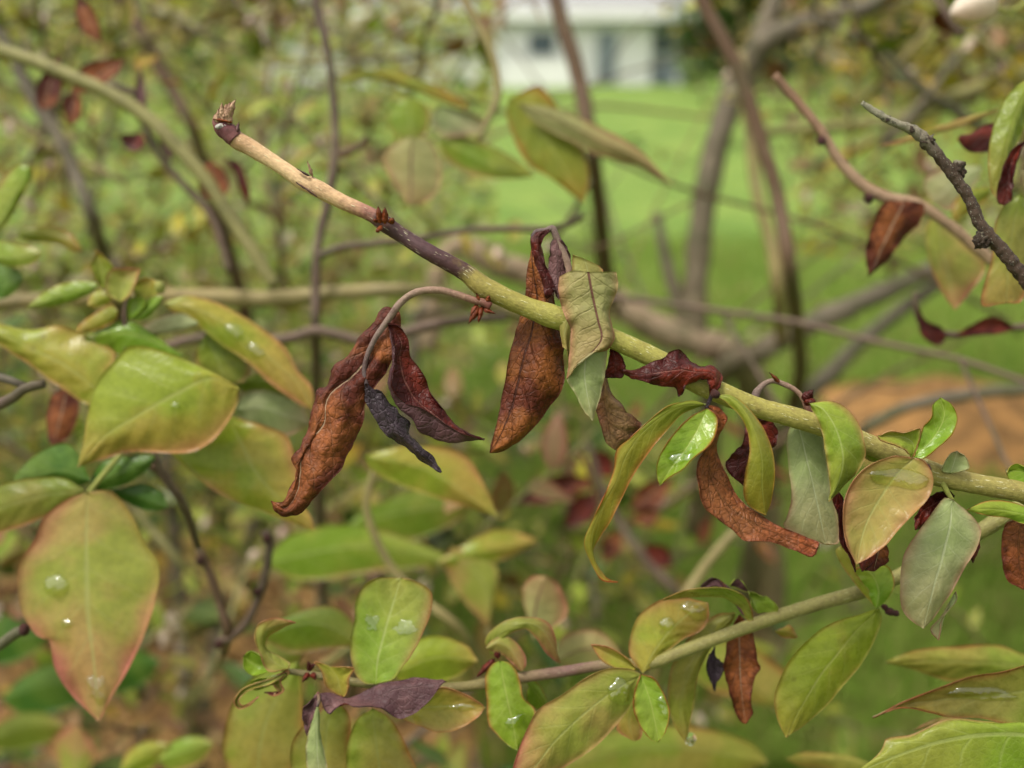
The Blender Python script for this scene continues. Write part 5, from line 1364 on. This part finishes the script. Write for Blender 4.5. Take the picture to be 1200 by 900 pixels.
def bare_twigs(n, xr, yr, dr_, label, group):
    for i in range(n):
        d = random.uniform(*dr_)
        b = px(random.uniform(*xr), random.uniform(*yr), d)
        if b.z < .05: b.z = .06
        ns = random.randint(1, 3)
        sk = random.choice(('red_stem', 'grey_stem', 'plum_stem', 'tan_stem', 'red_stem'))
        look = {'red_stem': 'red-brown', 'grey_stem': 'grey', 'plum_stem': 'dull brown', 'tan_stem': 'tan'}[sk]
        root = empty('bare_twig', b, 'bare ' + look + ' twig with ' + ('one shoot ', 'two shoots ', 'three shoots ')[ns - 1] + label, 'twig', group)
        dv = Vector((random.gauss(0, .7), random.gauss(0, .3), random.uniform(.2, 1))).normalized()
        L = random.uniform(.25, .6)
        P, Rr = [], []
        p = b.copy(); sd_ = random.random() * 99; r0 = random.uniform(.0012, .0035)
        for k in range(14):
            P.append(p.copy()); Rr.append(r0 * (1 - .6 * k / 13))
            dv = (dv + .3 * Vector((noise.noise(Vector((k * .6, sd_, 0))), noise.noise(Vector((k * .6, sd_, 3))), noise.noise(Vector((k * .6, sd_, 6)))))).normalized()
            p = p + dv * L / 13
        sm_ = M[sk]
        tube3('stem', root, P, Rr, sm_, seg=6)
        for q in range(ns):
            k = random.randint(3, 10)
            t = (P[k + 1] - P[k]).normalized(); sdv = t.orthogonal(); sdv.rotate(Matrix.Rotation(random.random() * 6.28, 3, t))
            e = P[k] + (t + sdv * .9).normalized() * L * random.uniform(.12, .3)
            tube3('side_stem', root, [P[k], P[k].lerp(e, .5) + sdv * .006, e], [Rr[k] * .7, Rr[k] * .6, Rr[k] * .35], sm_, seg=5)


def blossom_mesh():
    v, f = [], []
    pr = [(0, 0), (.06, .5), (.25, .95), (.55, 1), (.85, .7), (1, .85)]
    for t_, r_ in pr:
        for k in range(8):
            a = math.pi * k / 4
            v.append((r_ * .0032 * math.cos(a), r_ * .0032 * math.sin(a), -.009 * t_))
    for i in range(len(pr) - 1):
        for k in range(8):
            f.append((i * 8 + k, (i + 1) * 8 + k, (i + 1) * 8 + (k + 1) % 8, i * 8 + (k + 1) % 8))
    me = bpy.data.meshes.new('blossom')
    me.from_pydata(v, [], f)
    me.materials.append(wm)
    me.polygons.foreach_set('use_smooth', [True] * len(me.polygons))
    return me


BLOSSOM = blossom_mesh()
PAL_UL = [('b_green', 4), ('b_light', 5), ('b_yellow', 2), ('b_pale', 3), ('b_pink', 2), ('b_dark', 1.6), ('b_red', 1)]
PAL_NEAR = [('b_light', 6), ('b_yellow', 3), ('b_green', 4), ('b_pale', 3), ('b_pink', 2), ('b_red', .7)]
PAL_UR = [('b_green', 3), ('b_light', 4), ('b_yellow', 4), ('b_pale', 1.5), ('b_pink', 2), ('b_red', 2), ('b_dark', 1)]
PAL_Y = [('b_yellow', 5), ('b_light', 5), ('b_green', 3), ('b_pink', 2), ('b_pale', 1)]
PAL_LO = [('b_green', 5), ('b_light', 3), ('b_dark', 3), ('b_pink', 1), ('b_yellow', 1)]
PAL_MID = [('b_green', 5), ('b_light', 3), ('b_red', 2.5), ('b_pink', 2), ('b_dark', 2)]
PAL_DK = [('b_green', 5), ('b_dark', 6), ('b_pink', 2), ('b_light', 2)]
PAL_G = [('b_green', 5), ('b_dark', 3), ('b_light', 2)]


LOOK = {'b_green': 'mid-green', 'b_light': 'light green', 'b_yellow': 'golden-yellow', 'b_pale': 'pale grey-green', 'b_pink': 'bronze-tinted', 'b_dark': 'dark green', 'b_red': 'russet dead'}


def thicket(n, xr, yr, dr_, pal, group, place, leaves=(12, 22), size=(.7, 1.0), lr=(.14, .3), dirz=(.1, 1.0), bl=(0, 2)):
    for i in range(n):
        d = random.uniform(*dr_)
        b = px(random.uniform(*xr), random.uniform(*yr), d)
        if b.z < .05: b.z = .05 + random.random() * .1
        dv = Vector((random.gauss(0, .8), random.gauss(0, .5), random.uniform(*dirz)))
        dom = random.choices([c[0] for c in pal], [c[1] for c in pal])[0]
        own = [(k, v * .45) for k, v in pal] + [(dom, sum(c[1] for c in pal) * .9)]
        if dom == 'b_red': own = [(k, v * .3) for k, v in pal] + [('b_red', 8)]
        twig(b, dv, random.uniform(*lr), random.uniform(.0012, .0028), own, random.randint(*leaves) if dom != 'b_red' else max(4, leaves[0] // 2), group,
             'blurred twig of mostly ' + LOOK[dom] + ' leaves ' + place, random.uniform(*size), random.choice(('tan_stem', 'red_stem', 'olive_stem', 'plum_stem')), random.randint(*bl))


thicket(34, (-140, 540), (-30, 420), (1.0, 2.5), PAL_UL, 'small twigs of the dense thicket behind the branch tip', 'in the dense thicket behind the tan branch tip', (16, 28), (.7, 1.0), (.18, .4), bl=(1, 4))
thicket(46, (-80, 520), (-40, 400), (.6, 1.1), PAL_NEAR, 'nearer twigs of the thicket behind the branch tip', 'standing forward of the dense thicket', (7, 13), (.45, .8), (.1, .22), bl=(0, 3))
thicket(12, (280, 560), (-60, 40), (1.0, 2.0), PAL_Y, 'twigs hanging before the house', 'hanging before the far end of the white house', (8, 15), (.6, .95), (.1, .2), (-.5, .5))
thicket(13, (540, 1020), (-70, 10), (1.0, 2.0), PAL_Y, 'twigs hanging before the house', 'hanging before the white house', (8, 15), (.6, .95), (.1, .2), (-.5, .5))
thicket(20, (930, 1290), (-20, 330), (1.0, 2.3), PAL_UR, 'small twigs of the thicket behind the lichen-crusted twig', 'in the thicket behind the lichen-crusted twig', (14, 24), (.7, 1.0), (.16, .34))
thicket(26, (890, 1290), (20, 360), (.6, 1.15), PAL_UR, 'nearer twigs behind the lichen-crusted twig', 'standing forward of the thicket behind the lichen-crusted twig', (7, 12), (.5, .85), (.1, .22))
thicket(24, (-100, 450), (340, 660), (.8, 1.6), PAL_LO, 'low twigs behind the leaf cluster', 'low behind the yellow-green leaf cluster', (12, 20), (.7, 1.0), (.16, .34))
thicket(30, (-80, 420), (640, 980), (.5, .85), PAL_DK, 'nearer twigs over the bark mulch', 'standing forward over the bark mulch', (5, 10), (.7, 1.1), (.1, .2))
thicket(20, (-60, 400), (640, 980), (.85, 1.3), PAL_LO, 'low twigs over the bark mulch', 'over the tan bark mulch', (6, 12))
thicket(30, (370, 760), (540, 920), (.7, 1.4), PAL_LO, 'low twigs behind the lower branch', 'low behind the lower branch', (10, 18))
thicket(14, (540, 960), (420, 700), (1.0, 1.8), PAL_MID, 'twigs between the two branches', 'between the main and the lower branch', (6, 12), (.6, .9))
thicket(16, (560, 1000), (150, 420), (1.4, 2.4), PAL_LO, 'sparse twigs over the lawn', 'crossing the open lawn', (6, 11), (.6, .9), (.2, .4))
thicket(14, (740, 1230), (640, 930), (.8, 1.5), PAL_MID, 'low twigs under the lower branch at right', 'against the grass under the large smooth leaf', (5, 10))

bare_twigs(46, (-140, 540), (-40, 420), (.7, 1.9), 'in thicket behind the tan branch tip', 'bare twigs of the thicket behind the branch tip')
bare_twigs(16, (920, 1280), (0, 420), (.7, 1.8), 'in the thicket behind the lichen-crusted twig', 'bare twigs of the thicket behind the lichen-crusted twig')
bare_twigs(24, (-60, 430), (560, 960), (.7, 1.3), 'over the tan bark mulch', 'bare twigs over the bark mulch')
bare_twigs(14, (480, 960), (420, 800), (.75, 1.5), 'between the main and the lower branch', 'bare twigs between the branches')

# the rest of the thicket reads as one mass
def shrub_mass(name, label, n, xr, yr, dr_, keys, size):
    verts, faces, fm, uvs = [], [], [], []
    for _ in range(n):
        d = random.uniform(*dr_)
        p = px(random.uniform(*xr), random.uniform(*yr), d)
        if p.z < .03: continue
        if noise.noise(p * 2.2) < -.3: continue
        a = Vector((random.gauss(0, 1), random.gauss(0, 1), random.gauss(0, .6))).normalized() * size * random.uniform(.6, 1.2)
        b = a.cross(Vector((random.gauss(0, .4), random.gauss(0, .4), 1))).normalized() * size * .42
        c = Vector((0, 0, -size * .12))
        o = len(verts)
        verts += [p - a, p - a * .2 + b, p + a * .35 + b * .85 + c, p + a + c * 2, p + a * .35 - b * .85 + c, p - a * .2 - b]
        uvs += [(0, .5), (.4, 1), (.7, .95), (1, .5), (.7, .05), (.4, 0)]
        faces.append((o, o + 1, o + 2, o + 3, o + 4, o + 5))
        fm.append(random.randrange(len(keys)))
    ob = mesh_obj(name, verts, faces, [M[k] for k in keys], None, uvs, fm, smooth=False)
    return tag(ob, label, None, None, 'stuff')


shrub_mass('shrub_foliage', 'soft mass of small leaves deep in the thicket', 24000, (-600, 580), (-120, 430), (1.3, 3.6), ['b_green', 'b_light', 'b_pale', 'b_pink', 'b_dark', 'b_light'], .018)
shrub_mass('shrub_foliage', 'soft mass of leaves deep behind the lichen-crusted twig', 7500, (930, 1500), (-120, 300), (1.4, 3.4), ['b_green', 'b_light', 'b_yellow', 'b_pink', 'b_dark'], .018)
shrub_mass('shrub_foliage', 'soft mass of leaves low behind the leaf cluster', 6000, (-400, 460), (380, 660), (1.1, 2.2), ['b_green', 'b_light', 'b_dark', 'b_pink'], .016)
